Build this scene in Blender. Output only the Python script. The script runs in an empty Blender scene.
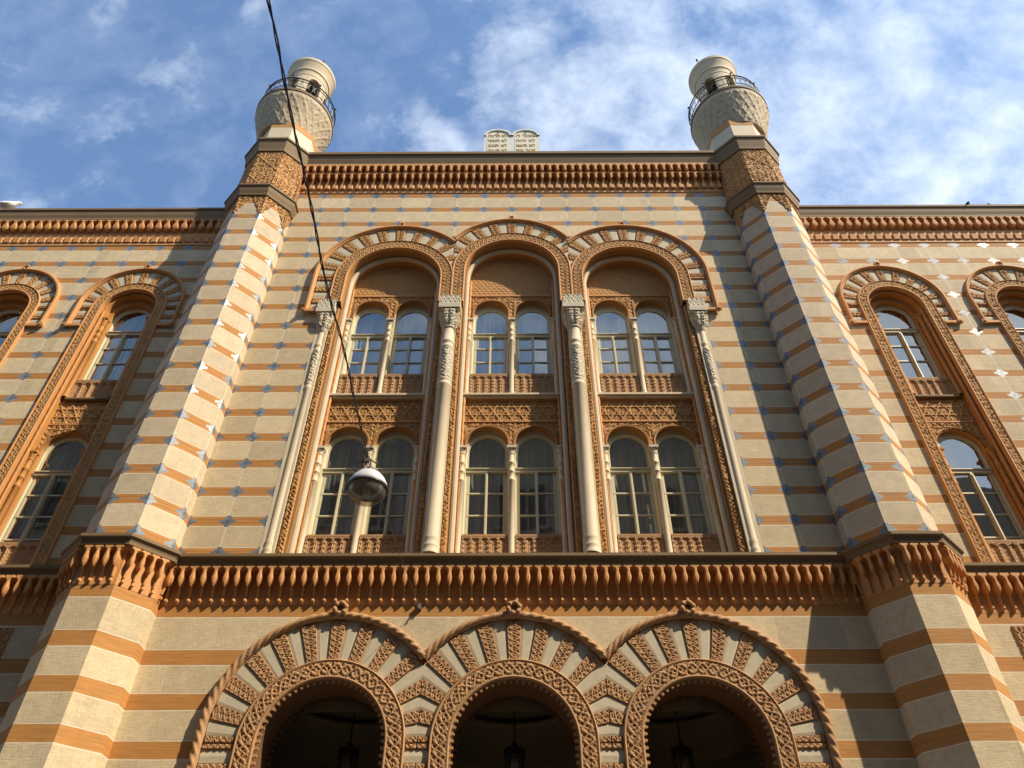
import bpy, math, random
import numpy as np
from math import sin, cos, pi, radians, sqrt, atan2
from mathutils import Matrix, Vector
random.seed(7); rng = np.random.default_rng(7)
S = bpy.context.scene
COL = S.collection

# ------------------------------------------------------------------ mesh builder
class MB:
    def __init__(s): s.v=[]; s.f=[]; s.uv=[]; s.n=0
    def add(s, V, F, UV=None):
        V=np.asarray(V,float).reshape(-1,3); F=np.asarray(F,int)
        if UV is None: UV=np.stack([V[:,0],V[:,2]],1)
        s.v.append(V); s.uv.append(np.asarray(UV,float).reshape(-1,2)); s.f.append(F+s.n); s.n+=len(V)
    def grid(s, P, UV=None, cu=False, cv=False):
        P=np.asarray(P,float); nu,nv=P.shape[:2]; I=np.arange(nu*nv).reshape(nu,nv)
        if cu: I=np.vstack([I,I[:1]])
        if cv: I=np.hstack([I,I[:,:1]])
        F=np.stack([I[:-1,:-1],I[1:,:-1],I[1:,1:],I[:-1,1:]],-1).reshape(-1,4)
        s.add(P.reshape(-1,3),F,None if UV is None else np.asarray(UV).reshape(-1,2))
    def quad(s, a,b,c,d,UV=None): s.add([a,b,c,d],[[0,1,2,3]],UV)
    def box(s,x0,x1,y0,y1,z0,z1):
        V=[(x,y,z) for x in (x0,x1) for y in (y0,y1) for z in (z0,z1)]
        s.add(V,[[0,1,3,2],[4,6,7,5],[0,4,5,1],[2,3,7,6],[0,2,6,4],[1,5,7,3]])
    def poly(s, pts, y=None):   # convex fan polygon from 3D points
        pts=np.asarray(pts,float); c=pts.mean(0); n=len(pts)
        V=np.vstack([pts,c]); F=[[i,(i+1)%n,n,n] for i in range(n)]
        s.add(V,F)
    def empty(s): return s.n==0
    def build(s,name,mat,parent=None,smooth=False,loc=None):
        V=np.vstack(s.v); UV=np.vstack(s.uv); F=np.vstack(s.f)
        tri=F[:,2]==F[:,3]
        sizes=np.where(tri,3,4); idx=F.copy()
        mask=np.ones_like(F,bool); mask[tri,3]=False
        loops=idx[mask]
        me=bpy.data.meshes.new(name)
        me.vertices.add(len(V)); me.loops.add(len(loops)); me.polygons.add(len(F))
        me.vertices.foreach_set('co',V.astype(np.float32).ravel())
        me.loops.foreach_set('vertex_index',loops.astype(np.int32))
        st=np.concatenate([[0],np.cumsum(sizes)[:-1]])
        me.polygons.foreach_set('loop_start',st.astype(np.int32))
        me.polygons.foreach_set('use_smooth',np.full(len(F),smooth))
        l=me.uv_layers.new(name='UVMap')
        l.data.foreach_set('uv',UV[loops].astype(np.float32).ravel())
        me.update(calc_edges=True); me.validate()
        if mat: me.materials.append(mat)
        o=bpy.data.objects.new(name,me); COL.objects.link(o)
        if parent: o.parent=parent
        if loc: o.location=loc
        return o
def empty(name,parent=None,loc=(0,0,0)):
    o=bpy.data.objects.new(name,None); COL.objects.link(o); o.location=loc
    o.empty_display_size=.3
    if parent: o.parent=parent
    return o
def tag(o,label=None,cat=None,group=None,kind=None):
    if label: o['label']=label
    if cat: o['category']=cat
    if group: o['group']=group
    if kind: o['kind']=kind
    return o

# ------------------------------------------------------------------ materials
def newmat(name):
    m=bpy.data.materials.new(name); m.use_nodes=True; nt=m.node_tree
    b=nt.nodes['Principled BSDF']; return m,nt,b
class N:
    def __init__(s,nt): s.nt=nt
    def __call__(s,t,**k):
        n=s.nt.nodes.new(t)
        for a,b in k.items(): setattr(n,a,b)
        return n
    def link(s,a,b): s.nt.links.new(a,b)
    def math(s,op,a,b=None,c=None,clamp=False):
        n=s.nt.nodes.new('ShaderNodeMath'); n.operation=op; n.use_clamp=clamp
        for i,x in enumerate((a,b,c)):
            if x is None: continue
            if isinstance(x,(int,float)): n.inputs[i].default_value=x
            else: s.nt.links.new(x,n.inputs[i])
        return n.outputs[0]
    def mix(s,f,a,b):
        n=s.nt.nodes.new('ShaderNodeMix'); n.data_type='RGBA'
        for i,x in ((0,f),(6,a),(7,b)):
            if isinstance(x,(int,float)): n.inputs[i].default_value=x
            elif isinstance(x,tuple): n.inputs[i].default_value=(*x,1)
            else: s.nt.links.new(x,n.inputs[i])
        return n.outputs[2]
    def noise(s,vec,scale,detail=4,rough=.55):
        n=s.nt.nodes.new('ShaderNodeTexNoise'); n.inputs['Scale'].default_value=scale
        n.inputs['Detail'].default_value=detail; n.inputs['Roughness'].default_value=rough
        if vec is not None: s.nt.links.new(vec,n.inputs['Vector'])
        return n.outputs['Fac']
    def ramp(s,f,lo,hi,a=0.,b=1.):
        n=s.nt.nodes.new('ShaderNodeMapRange'); n.inputs[1].default_value=lo; n.inputs[2].default_value=hi
        n.inputs[3].default_value=a; n.inputs[4].default_value=b; s.nt.links.new(f,n.inputs[0]); return n.outputs[0]
def hsv(n,col,val):
    h=n('ShaderNodeHueSaturation'); n.link(val,h.inputs['Value'])
    if isinstance(col,tuple): h.inputs['Color'].default_value=(*col,1)
    else: n.link(col,h.inputs['Color'])
    return h.outputs[0]

def plain(name,col,rough=.7,var=.12,scale=3.,bump=.15,bscale=40.,metal=0.,dirt=None):
    m,nt,b=newmat(name); n=N(nt)
    co=n('ShaderNodeNewGeometry').outputs['Position']
    f=n.noise(co,scale,5,.6); v=n.ramp(f,.25,.75,1-var,1+var)
    c=hsv(n,col,v)
    if dirt:
        d=n.noise(co,scale*.37,6,.7); c=n.mix(n.ramp(d,.52,.72,0,.55),c,dirt)
    n.link(c,b.inputs['Base Color']); b.inputs['Roughness'].default_value=rough; b.inputs['Metallic'].default_value=metal
    if bump:
        bn=n('ShaderNodeBump'); bn.inputs['Strength'].default_value=bump; bn.inputs['Distance'].default_value=.01
        n.link(n.noise(co,bscale,4,.6),bn.inputs['Height']); n.link(bn.outputs[0],b.inputs['Normal'])
    return m

CREAM=(.615,.49,.30); ORANGE=(.47,.215,.052); GLAZE=(.150,.185,.215); LINE=(.70,.61,.44)
def masonry(name,z0,pitch,half,upitch,crosses,tool=1.,cream=CREAM):
    """striped masonry: UV u counts grid columns, v is height in metres"""
    m,nt,b=newmat(name); n=N(nt)
    uv=n('ShaderNodeUVMap').outputs[0]; sp=n('ShaderNodeSeparateXYZ'); n.link(uv,sp.inputs[0])
    u,v=sp.outputs[0],sp.outputs[1]
    pos=n('ShaderNodeNewGeometry').outputs['Position']
    wob=n.math('MULTIPLY',n.math('SUBTRACT',n.noise(pos,1.7,2),.5),.012)
    if not crosses: v=n.math('SUBTRACT',v,n.math('MULTIPLY',n.math('GREATER_THAN',v,6.75),.10))
    vs=n.math('DIVIDE',n.math('SUBTRACT',n.math('ADD',v,wob),z0),pitch)
    vr=n.math('ROUND',vs); df=n.math('MULTIPLY',n.math('ABSOLUTE',n.math('SUBTRACT',vs,vr)),pitch)
    vc=n.math('FLOOR',vs)
    ur=n.math('ROUND',u); du=n.math('MULTIPLY',n.math('ABSOLUTE',n.math('SUBTRACT',u,ur)),upitch)
    uf=n.math('FLOOR',u)
    lt=lambda x,t: n.math('LESS_THAN',x,t)
    orange=lt(df,half); line=n.math('MULTIPLY',lt(df,half+.016),n.math('SUBTRACT',1,orange))
    # per-block tone
    cb=n('ShaderNodeCombineXYZ'); n.link(uf,cb.inputs[0]); n.link(vc,cb.inputs[1])
    sx=n('ShaderNodeSeparateXYZ'); n.link(pos,sx.inputs[0]); n.link(n.math('FLOOR',n.math('MULTIPLY',sx.outputs[0],.31)),cb.inputs[2])
    wn=n('ShaderNodeTexWhiteNoise'); wn.noise_dimensions='3D'; n.link(cb.outputs[0],wn.inputs[0])
    tone=n.ramp(wn.outputs[0],0,1,.84,1.08)
    mott=n.ramp(n.noise(pos,5.,6,.65),.3,.7,.88,1.1)
    # tooled hatch: fine horizontal and vertical scratches
    mp=n('ShaderNodeMapping'); mp.inputs['Scale'].default_value=(6,6,75); n.link(pos,mp.inputs[0])
    h1=n.noise(mp.outputs[0],1.,2,.6)
    mp2=n('ShaderNodeMapping'); mp2.inputs['Scale'].default_value=(70,70,9); n.link(pos,mp2.inputs[0])
    h2=n.noise(mp2.outputs[0],1.,2,.6)
    hatch=n.math('ADD',h1,h2)
    hv=n.ramp(hatch,.75,1.25,1-.13*tool,1+.10*tool)
    c=hsv(n,cream,n.math('MULTIPLY',n.math('MULTIPLY',tone,mott),hv))
    # old repairs and grime
    c=n.mix(n.ramp(n.noise(pos,1.1,7,.7),.55,.75,0,.35),c,(.40,.37,.29))
    # rain streaks and soot, vertical
    mp3=n('ShaderNodeMapping'); mp3.inputs['Scale'].default_value=(5.5,5.5,.42); n.link(pos,mp3.inputs[0])
    st=n.ramp(n.noise(mp3.outputs[0],1.,5,.65),.56,.78,0,.42); st.node.clamp=True
    st=n.math('MULTIPLY',st,n.ramp(n.noise(pos,.55,3,.5),.40,.62,0,1)); st=n.math('MAXIMUM',st,0)
    c=n.mix(st,c,(.27,.235,.175))
    c=n.mix(n.ramp(n.noise(pos,2.3,5,.6),.60,.72,0,.30),c,(.66,.57,.40))
    oc=hsv(n,ORANGE,n.ramp(n.noise(mp.outputs[0],.45,4,.6),.25,.75,.78,1.18)); oc=n.mix(n.math('MULTIPLY',st,.8),oc,(.22,.12,.05))
    if crosses:
        thin=lt(n.math('ABSOLUTE',n.math('SUBTRACT',df,half*.36)),.007)
        oc=n.mix(n.math('MULTIPLY',thin,.5),oc,(.25,.10,.03))
    else:
        crs=lt(n.math('ABSOLUTE',n.math('SUBTRACT',df,0.0)),.004)
        oc=n.mix(n.math('MULTIPLY',crs,.4),oc,(.28,.12,.035))
    c=n.mix(line,c,LINE)
    joint=n.math('MULTIPLY',lt(du,.013),n.math('SUBTRACT',1,orange))
    if crosses: c=n.mix(n.math('MULTIPLY',joint,.7),c,LINE)
    c=n.mix(orange,c,oc)
    rough=.82
    if crosses:
        a=n.math('MULTIPLY',lt(du,.140),lt(df,.030))
        b2=n.math('MULTIPLY',lt(du,.042),lt(df,.112))
        c2=n.math('MULTIPLY',lt(du,.080),lt(df,.064))
        cr=n.math('MAXIMUM',n.math('MAXIMUM',a,b2),c2)
        core=n.math('MULTIPLY',lt(du,.03),lt(df,.03))
        gl=n.mix(n.math('MULTIPLY',core,.6),GLAZE,(.05,.07,.11))
        gl=hsv(n,gl,n.ramp(wn.outputs[0],0,1,.8,1.35))
        c=n.mix(cr,c,gl)
        wn2=n('ShaderNodeTexWhiteNoise'); wn2.noise_dimensions='3D'; cb2=n('ShaderNodeCombineXYZ'); n.link(ur,cb2.inputs[0]); n.link(vr,cb2.inputs[1]); n.link(n.math('FLOOR',n.math('MULTIPLY',sx.outputs[0],.31)),cb2.inputs[2]); n.link(cb2.outputs[0],wn2.inputs[0])
        tr=n.math('ADD',n.ramp(wn2.outputs[0],0,1,.38,.60),n.ramp(n.noise(pos,14.,3),.3,.7,-.06,.08))
        rg=n.math('ADD',n.math('MULTIPLY',cr,tr),n.math('MULTIPLY',n.math('SUBTRACT',1,cr),.82)); n.link(rg,b.inputs['Roughness'])
    else: b.inputs['Roughness'].default_value=rough
    n.link(c,b.inputs['Base Color'])
    bn=n('ShaderNodeBump'); bn.inputs['Strength'].default_value=.55; bn.inputs['Distance'].default_value=.006
    hh=n.math('MULTIPLY',hatch,n.math('SUBTRACT',1,orange))
    if crosses: hh=n.math('MULTIPLY',hh,n.math('SUBTRACT',1,cr))
    hh=n.math('SUBTRACT',hh,n.math('MULTIPLY',line,1.2))
    n.link(hh,bn.inputs['Height']); n.link(bn.outputs[0],b.inputs['Normal'])
    return m
ZS,ZP=8.78,.6085
M={}
M['wall']=masonry('striped_masonry',ZS,ZP,.0925,.69,True)
M['tower']=masonry('tower_masonry',ZS,ZP,.0925,.62,True,.7,(.60,.485,.32))
M['wing']=masonry('wing_masonry',ZS,.6132,.0925,.7125,True)
M['base']=masonry('base_masonry',6.42,.648,.113,2.4,False,1.2)
M['carved']=plain('carved_terracotta',(.47,.245,.078),.8,.16,6.,.35,60.,dirt=(.36,.19,.09))
M['carvedlow']=plain('carved_red_terracotta',(.42,.230,.098),.8,.16,6.,.35,60.,dirt=(.33,.20,.12))
M['orange']=plain('orange_plaster',ORANGE,.8,.12,5.,.2,60.)
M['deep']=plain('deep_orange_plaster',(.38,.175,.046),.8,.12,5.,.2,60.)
M['cornice']=plain('cornice_terracotta',(.56,.265,.085),.75,.10,6.,.15,60.)
M['cream']=plain('cream_stone',(.61,.50,.335),.7,.08,4.,.15,50.)
M['creamc']=plain('cream_carved_stone',(.54,.47,.34),.75,.14,9.,.3,60.)
M['voussoir']=plain('cream_voussoir_stone',(.55,.47,.325),.8,.10,8.,.5,90.)
M['wood']=plain('cream_painted_wood',(.60,.54,.36),.45,.05,3.,.05,50.)
M['metal']=plain('brown_zinc_sheet',(.205,.13,.058),.78,.12,2.,.05,30.,0.)
M['iron']=plain('black_wrought_iron',(.02,.02,.022),.45,.1,4.,0)
M['white']=plain('white_enamel',(.55,.57,.60),.42,.05,4.,0)
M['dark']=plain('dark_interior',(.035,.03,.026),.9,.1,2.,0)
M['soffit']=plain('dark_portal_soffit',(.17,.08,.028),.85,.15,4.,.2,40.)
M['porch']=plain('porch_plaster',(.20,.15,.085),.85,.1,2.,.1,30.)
M['curtain']=plain('grey_net_curtain',(.30,.265,.22),.9,.22,1.5,0)
M['minaret']=plain('minaret_stone',(.43,.33,.20),.75,.12,7.,.4,40.,dirt=(.35,.30,.22))
M['asphalt']=plain('asphalt',(.055,.053,.05),.9,.15,2.,.4,60.)
M['paving']=plain('granite_paving',(.26,.25,.235),.85,.12,2.,.3,40.)
M['ground']=plain('city_ground',(.12,.115,.10),.9,.15,.5,.2,10.)
M['render']=plain('grey_render',(.20,.18,.15),.85,.08,.6,.2,30.)
M['cable']=plain('black_cable',(.018,.018,.02),.5,.1,9.,0)
M['wire']=plain('steel_wire',(.12,.11,.10),.5,.1,9.,0)
M['feather']=plain('dark_feathers',(.04,.042,.05),.7,.2,20.,0)
M['blind']=plain('pale_window_blind',(.62,.62,.57),.9,.12,1.5,0)
M['turret']=plain('turret_stone',(.52,.41,.26),.75,.10,6.,.25,40.,dirt=(.36,.30,.21))
M['gull']=plain('pale_feathers',(.72,.71,.66),.7,.08,20.,0)
M['gold']=plain('gilt_lettering',(.42,.28,.08),.45,.1,9.,0)
M['tablet']=plain('tablet_stone',(.60,.58,.52),.7,.06,6.,.2,50.)
M['tabletin']=plain('tablet_inlay',(.68,.62,.45),.6,.08,6.,.2,50.)
M['rim']=plain('brown_lamp_rim',(.05,.035,.028),.4,.1,9.,0)
M['lampin']=plain('lamp_reflector',(.42,.38,.32),.35,.1,9.,0)

def glass(name,fac,tint,trans,dif=0):
    m,nt,b=newmat(name); n=N(nt); nt.nodes.remove(b)
    out=nt.nodes['Material Output']
    g=n('ShaderNodeBsdfGlossy'); g.inputs['Roughness'].default_value=.015; g.inputs['Color'].default_value=(*tint,1)
    t=n('ShaderNodeBsdfTransparent'); t.inputs['Color'].default_value=(*trans,1)
    mx=n('ShaderNodeMixShader')
    pos=n('ShaderNodeNewGeometry').outputs['Position']
    bn=n('ShaderNodeBump'); bn.inputs['Strength'].default_value=.12; bn.inputs['Distance'].default_value=.01
    n.link(n.noise(pos,2.2,2,.5),bn.inputs['Height']); n.link(bn.outputs[0],g.inputs['Normal'])
    mx.inputs[0].default_value=fac
    tt=t.outputs[0]
    if dif:
        d=n('ShaderNodeBsdfDiffuse'); d.inputs[0].default_value=(.42,.38,.30,1); m2=n('ShaderNodeMixShader'); m2.inputs[0].default_value=dif; n.link(tt,m2.inputs[1]); n.link(d.outputs[0],m2.inputs[2]); tt=m2.outputs[0]
    n.link(tt,mx.inputs[1]); n.link(g.outputs[0],mx.inputs[2]); n.link(mx.outputs[0],out.inputs[0])
    return m
M['glass']=glass('window_glass',.32,(.88,.84,.75),(.8,.84,.84))
M['lampglass']=glass('lamp_glass',.07,(.9,.9,.9),(.78,.72,.62),.22)

# ------------------------------------------------------------------ relief patterns (height 0..1)
sst=lambda x,a,b: (lambda t: t*t*(3-2*t))(np.clip((x-a)/(b-a),0,1))
def arab(x,z,s=.12,w=.55):
    p=2*pi*x/s; q=2*pi*z/s
    n1=np.sin(p*.5+1.7*np.sin(q*.5+.6*np.sin(p*.31)))+np.sin(q*.55+1.7*np.sin(p*.5+.4))
    n2=np.sin(p+1.2*np.sin(q*.9))+np.sin(q*1.05+1.3*np.sin(p*.93+1.))
    a=1-sst(np.abs(n1),w*.6,w*1.3); b=1-sst(np.abs(n2),w*.6,w*1.2)
    return np.clip(np.maximum(a,.75*b),0,1)
def kag(x,z,d=.15,w=.16):
    h=np.zeros_like(x)
    for k,an in enumerate((90,30,150)):
        q=(x*cos(radians(an))+z*sin(radians(an)))/d+.5
        h=np.maximum(h,1-sst(np.abs(q-np.round(q)),w*.6,w*1.2))
    return h
def inter(s,t,wl=.26,w=.17):
    """s metres along a band, t in -1..1 across it: two strands that cross, with leaf filling"""
    k=2*pi/wl
    h=np.zeros_like(s)
    for ph in (0,pi):
        h=np.maximum(h,1-sst(np.abs(t-.62*np.sin(k*s+ph)),w*.7,w*1.5))
    for ph in (0,pi):
        h=np.maximum(h,.85*(1-sst(np.abs(t-.36*np.sin(2*k*s+ph)-.0),w*.5,w*1.2)))
    h=np.maximum(h,.7*(1-sst(np.abs(np.abs(t)-.62-.25*np.cos(2*k*s)),w*.4,w)))
    return h
def border(h,t,w=.9): return np.maximum(h,sst(np.abs(t),w-.04,w+.02))

# ------------------------------------------------------------------ building helpers
def archz(cx,r,zs,x):
    d=np.clip(r*r-(np.asarray(x,float)-cx)**2,0,None); return zs+np.sqrt(d)
def wallgrid(mb,x0,x1,z0,z1,Y,ops,u=lambda x:x,n=20):
    """wall in plane Y with arched openings (cx,r,zs,zb)"""
    def q(xa,xb,za0,zb0,za1,zb1):
        V=[(xa,Y,za0),(xb,Y,zb0),(xb,Y,zb1),(xa,Y,za1)]
        mb.add(V,[[0,1,2,3]],[(u(p[0]),p[2]) for p in V])
    cur=x0
    for cx,r,zs,zb in sorted(ops):
        if cx-r>cur+1e-6: q(cur,cx-r,z0,z0,z1,z1)
        if zb>z0: q(cx-r,cx+r,z0,z0,zb,zb)
        a=np.linspace(pi,0,n+1); X=cx+r*np.cos(a); Z=zs+r*np.sin(a)
        for i in range(n): q(X[i],X[i+1],Z[i],Z[i+1],z1,z1)
        cur=cx+r
    if x1>cur+1e-6: q(cur,x1,z0,z0,z1,z1)
def archpath(cx,r,zs,zb,n=32,zbr=None,cz=None):
    """(x,z) points from left foot over the arch to right foot"""
    a=np.linspace(pi,0,n+1)
    P=[(cx-r,zb)] if zb<zs-1e-4 else []
    P+=[(cx+r*cos(t),zs+r*sin(t)) for t in a]
    if zb<zs-1e-4: P.append((cx+r,zb if zbr is None else zbr))
    return np.array(P)
def resample(P,step):
    P=np.asarray(P,float); d=np.r_[0,np.cumsum(np.linalg.norm(np.diff(P,axis=0),axis=1))]
    n=max(2,int(d[-1]/step)+1); s=np.linspace(0,d[-1],n)
    return np.stack([np.interp(s,d,P[:,i]) for i in range(P.shape[1])],1),s
def normals2(P):
    T=np.gradient(P,axis=0); T/=np.linalg.norm(T,axis=1)[:,None]+1e-12
    return np.stack([-T[:,1],T[:,0]],1)
def sweepxz(mb,P,prof,closed_prof=False):
    """sweep profile [(n,y)] along a path in the XZ plane, n = outward"""
    P=np.asarray(P,float); Nn=normals2(P); prof=np.asarray(prof,float)
    G=np.zeros((len(P),len(prof),3))
    G[:,:,0]=P[:,None,0]+Nn[:,None,0]*prof[None,:,0]; G[:,:,2]=P[:,None,1]+Nn[:,None,1]*prof[None,:,0]; G[:,:,1]=prof[None,:,1]
    mb.grid(G,cv=closed_prof)
def tube(mb,P3,r,nseg=8,rope=0,pitch=.12,strands=3,cap=True):
    P,s=resample(P3,.014) if rope else (np.asarray(P3,float),None)
    if s is None: s=np.r_[0,np.cumsum(np.linalg.norm(np.diff(P,axis=0),axis=1))]
    T=np.gradient(P,axis=0); T/=np.linalg.norm(T,axis=1)[:,None]+1e-12
    ref=np.array([0,1,0.]) if abs(T[0,1])<.8 else np.array([0,0,1.])
    A=np.cross(T,ref); A/=np.linalg.norm(A,axis=1)[:,None]+1e-12; B=np.cross(T,A)
    ph=np.linspace(0,2*pi,nseg,endpoint=False)
    R=np.ones((len(P),nseg))*(r if np.isscalar(r) else np.asarray(r)[:,None])
    if rope: R=R*(1+rope*np.abs(np.sin(.5*strands*(ph[None,:]+2*pi*s[:,None]/pitch/strands)))-rope*.5)
    G=P[:,None]+R[...,None]*(np.cos(ph)[None,:,None]*A[:,None]+np.sin(ph)[None,:,None]*B[:,None])
    mb.grid(G,cv=True)
    if cap:
        mb.poly(G[0]); mb.poly(G[-1])
def lathe(mb,prof,cx,cy,n=20,disp=None,z0=0.,a0=0,a1=2*pi,res=None):
    prof=np.asarray(prof,float)
    if res: prof,_=resample(prof,res)
    full=abs(a1-a0-2*pi)<1e-6
    ph=np.linspace(a0,a1,n,endpoint=not full)
    R=np.repeat(prof[:,:1],n,1); Z=np.repeat(prof[:,1:2],n,1)+z0; PH=np.repeat(ph[None],len(prof),0)
    if disp is not None: R=R+disp(PH,Z,R)
    G=np.stack([cx+R*np.cos(PH),cy+R*np.sin(PH),Z],-1)
    mb.grid(G,cv=full)
def patch_xz(mb,X,Z,Y,H,depth,back=True):
    """carved sheet facing -Y; H grid 0..1"""
    G=np.stack([X,Y-H*depth,Z],-1); mb.grid(G)
def ringpatch(mb,cx,r0,r1,zs,zb,Y,pat,depth,step=.014,zbr=None):
    P,s=resample(archpath(cx,(r0+r1)/2,zs,zb,zbr=zbr,n=48),step); Nn=normals2(P)
    nt=max(6,int((r1-r0)/step)); t=np.linspace(-1,1,nt); w=(r1-r0)/2
    Sg=np.repeat(s[:,None],nt,1); T=np.repeat(t[None],len(s),0)
    X=P[:,None,0]+Nn[:,None,0]*T*w; Z=P[:,None,1]+Nn[:,None,1]*T*w
    H=pat(Sg-s[-1]/2,T,X,Z); H[:,0]=-1; H[:,-1]=-1
    patch_xz(mb,X,Z,Y,H,depth)
def sweepplan(mb,path,prof,uvu=None):
    """sweep profile [(off,z)] along plan path [(x,y)] with mitres; off to the right of travel"""
    P=np.asarray(path,float); n=len(P); D=np.diff(P,axis=0); D/=np.linalg.norm(D,axis=1)[:,None]
    Nr=np.stack([D[:,1],-D[:,0]],1); W=np.zeros((n,2))
    for i in range(n):
        if i==0: W[i]=Nr[0]
        elif i==n-1: W[i]=Nr[-1]
        else:
            m=Nr[i-1]+Nr[i]; m/=np.linalg.norm(m); W[i]=m/max(.3,m@Nr[i])
    G=np.zeros((n,len(prof),3))
    for j,(o,z) in enumerate(prof): G[:,j,:2]=P+W*o; G[:,j,2]=z
    # split so each straight run is flat shaded on its own
    mb.grid(G)
def runs(path): 
    P=np.asarray(path,float)
    for a,b in zip(P[:-1],P[1:]):
        L=np.linalg.norm(b-a); yield a,b,L,(b-a)/L
def bracket(mb,p,d,secs,nrm):
    """corbel at plan point p, along direction d, outward nrm; secs (z,halfwidth,proj)"""
    rings=[]
    for z,w,pr in secs:
        c=min(w*.5,.02)
        pts=[(-w,0),(-w,max(pr-c,0)),(-w+c,pr),(w-c,pr),(w,max(pr-c,0)),(w,0)]
        rings.append([(p[0]+d[0]*a+nrm[0]*b,p[1]+d[1]*a+nrm[1]*b,z) for a,b in pts])
    mb.grid(np.array(rings)); mb.poly(np.array(rings[-1])); 
def bracket_rows(mb,path,pitch,secs,skipends=.03,shift=0.):
    for a,b,L,d in runs(path):
        nrm=np.array([d[1],-d[0]]); k=max(1,int(round(L/pitch)))
        if L<.1: continue
        for i in range(k):
            p=a+d*(i+.5)*L/k; bracket(mb,p,d,secs,nrm)

TX,TY,TA=6.19,.08,.75       # corner tower centre and apothem
def octo(sx,a,k0=0,k1=8):
    """plan points of an octagon about the tower, starting at the back left, running left to right past the front"""
    R=a/cos(pi/8)
    return [(sx*TX+R*cos(t),TY+R*sin(t)) for t in [radians(157.5+45*i) for i in range(k0,k1)]]
# ------------------------------------------------------------------ the building
B=empty('synagogue'); tag(B,'striped cream and orange Moorish synagogue front with two round turrets and three portal arches','building')
YW=.28        # wing wall plane
SY=[-1,1]
UP=[(0,1.055,15.47,8.0),(-2.655,1.055,15.18,8.0),(2.655,1.055,15.18,8.0)]
LO=[(.045,.885,5.2,0.0),(-2.60,.885,5.2,0.0),(2.69,.885,5.2,0.0)]
# walls
gx=lambda x: (1 if x>0 else -1)*(abs(x)/.69 if abs(x)<3.45 else 5+(abs(x)-3.45)/.663)
mb=MB(); wallgrid(mb,-5.5,5.5,14.33,19.9,0,[(a,b,c,14.33) for a,b,c,d in UP],gx)
for xa,xb,za,zb in ((-5.5,-4.12,7.6,14.33),(4.12,5.5,7.6,14.33),(-4.12,4.12,7.6,8.0)):
    V=[(xa,0,za),(xb,0,za),(xb,0,zb),(xa,0,zb)]; mb.add(V,[[0,1,2,3]],[(gx(p[0]),p[2]) for p in V])
mb; mb.build('upper_wall',M['wall'],B)
mb=MB(); wallgrid(mb,-5.5,5.5,0,7.6,0,LO); mb.build('lower_wall',M['base'],B)
WC=[8.52,11.37,14.22]
for s in SY:
    xs=sorted([s*6.3,s*17.5]); mb=MB()
    ops=[(s*c,.60,14.53,8.0) for c in WC]
    wallgrid(mb,xs[0],xs[1],7.6,17.9,YW,ops,lambda x:(x-s*8.52)/.7125); mb.build('wing_wall',M['wing'],B)
    mb=MB(); wallgrid(mb,xs[0],xs[1],0,7.6,YW,[(s*c,.55,5.6,1.6) for c in WC]); mb.build('wing_lower_wall',M['base'],B)
# dark room shell behind everything
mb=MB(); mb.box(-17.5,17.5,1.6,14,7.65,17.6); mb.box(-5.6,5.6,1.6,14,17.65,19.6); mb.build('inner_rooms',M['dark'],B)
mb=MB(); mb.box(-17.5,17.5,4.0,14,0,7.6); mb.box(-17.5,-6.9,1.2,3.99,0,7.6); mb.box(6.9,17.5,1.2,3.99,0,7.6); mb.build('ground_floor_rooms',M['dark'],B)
# roofs
mb=MB(); mb.quad((-5.6,-.1,20.02),(5.6,-.1,20.02),(5.6,7,20.9),(-5.6,7,20.9)); mb.quad((-5.6,14,20.02),(5.6,14,20.02),(5.6,7,20.9),(-5.6,7,20.9))
mb.box(-5.6,5.6,.3,13.9,19.6,20.0); roof=mb.build('roof',M['metal'],B)
for s in SY:
    xs=sorted([s*5.9,s*17.5]); mb=MB()
    mb.quad((xs[0],.1,18.06),(xs[1],.1,18.06),(xs[1],7,19.6),(xs[0],7,19.6)); mb.quad((xs[0],14,18.06),(xs[1],14,18.06),(xs[1],7,19.6),(xs[0],7,19.6))
    mb.box(xs[0],xs[1],.4,13.9,17.6,18.0); r=mb.build('roof',M['metal'],B)
    mg=MB(); x=s*6.9
    while abs(x)<17:
        mg.box(x-.09,x+.09,.17,.2,18.06,18.19); x+=s*.459
    mg.build('snow_guard',M['metal'],r)

# ---- cornices ---------------------------------------------------------------
def tower_plan(s,a,inner,outer):
    """plan path round the front of one tower from the main wall (y=inner) to the wing wall (y=outer), left to right"""
    R=a/cos(pi/8); w=a*math.tan(pi/8); cx=s*TX
    pts=[(-a,None),(-a,TY-w),(-w,TY-a),(w,TY-a),(a,TY-w),(a,None)]
    yl,yr=(outer,inner) if s<0 else (inner,outer)
    pts[0]=(-a,yl); pts[-1]=(a,yr)
    return [(cx+x,y) for x,y in pts]
TL=tower_plan(-1,TA,0,YW); TR=tower_plan(1,TA,0,YW)
metal_low=[(0,8.01),(.26,8.01),(.26,7.96),(.22,7.945),(.195,7.89),(.19,7.845),(.0,7.84)]
secL=[(7.85,.087,.190),(7.81,.087,.192),(7.785,.042,.192),(7.745,.020,.192),(7.63,.040,.195),(7.585,.030,.190),(7.55,.020,.182),(7.52,.005,.165),(7.515,.005,.10),(7.50,.018,.085),(7.37,.018,.06),(7.345,.008,.03),(7.325,.020,.075),(7.29,.024,.078),(7.265,.010,.04),(7.25,.008,.0)]
cove=[(.004,7.24),(.005,7.5),(.008,7.7),(.03,7.80),(.10,7.85)]
main_path=[(-5.44,0),(5.44,0)]
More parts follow.
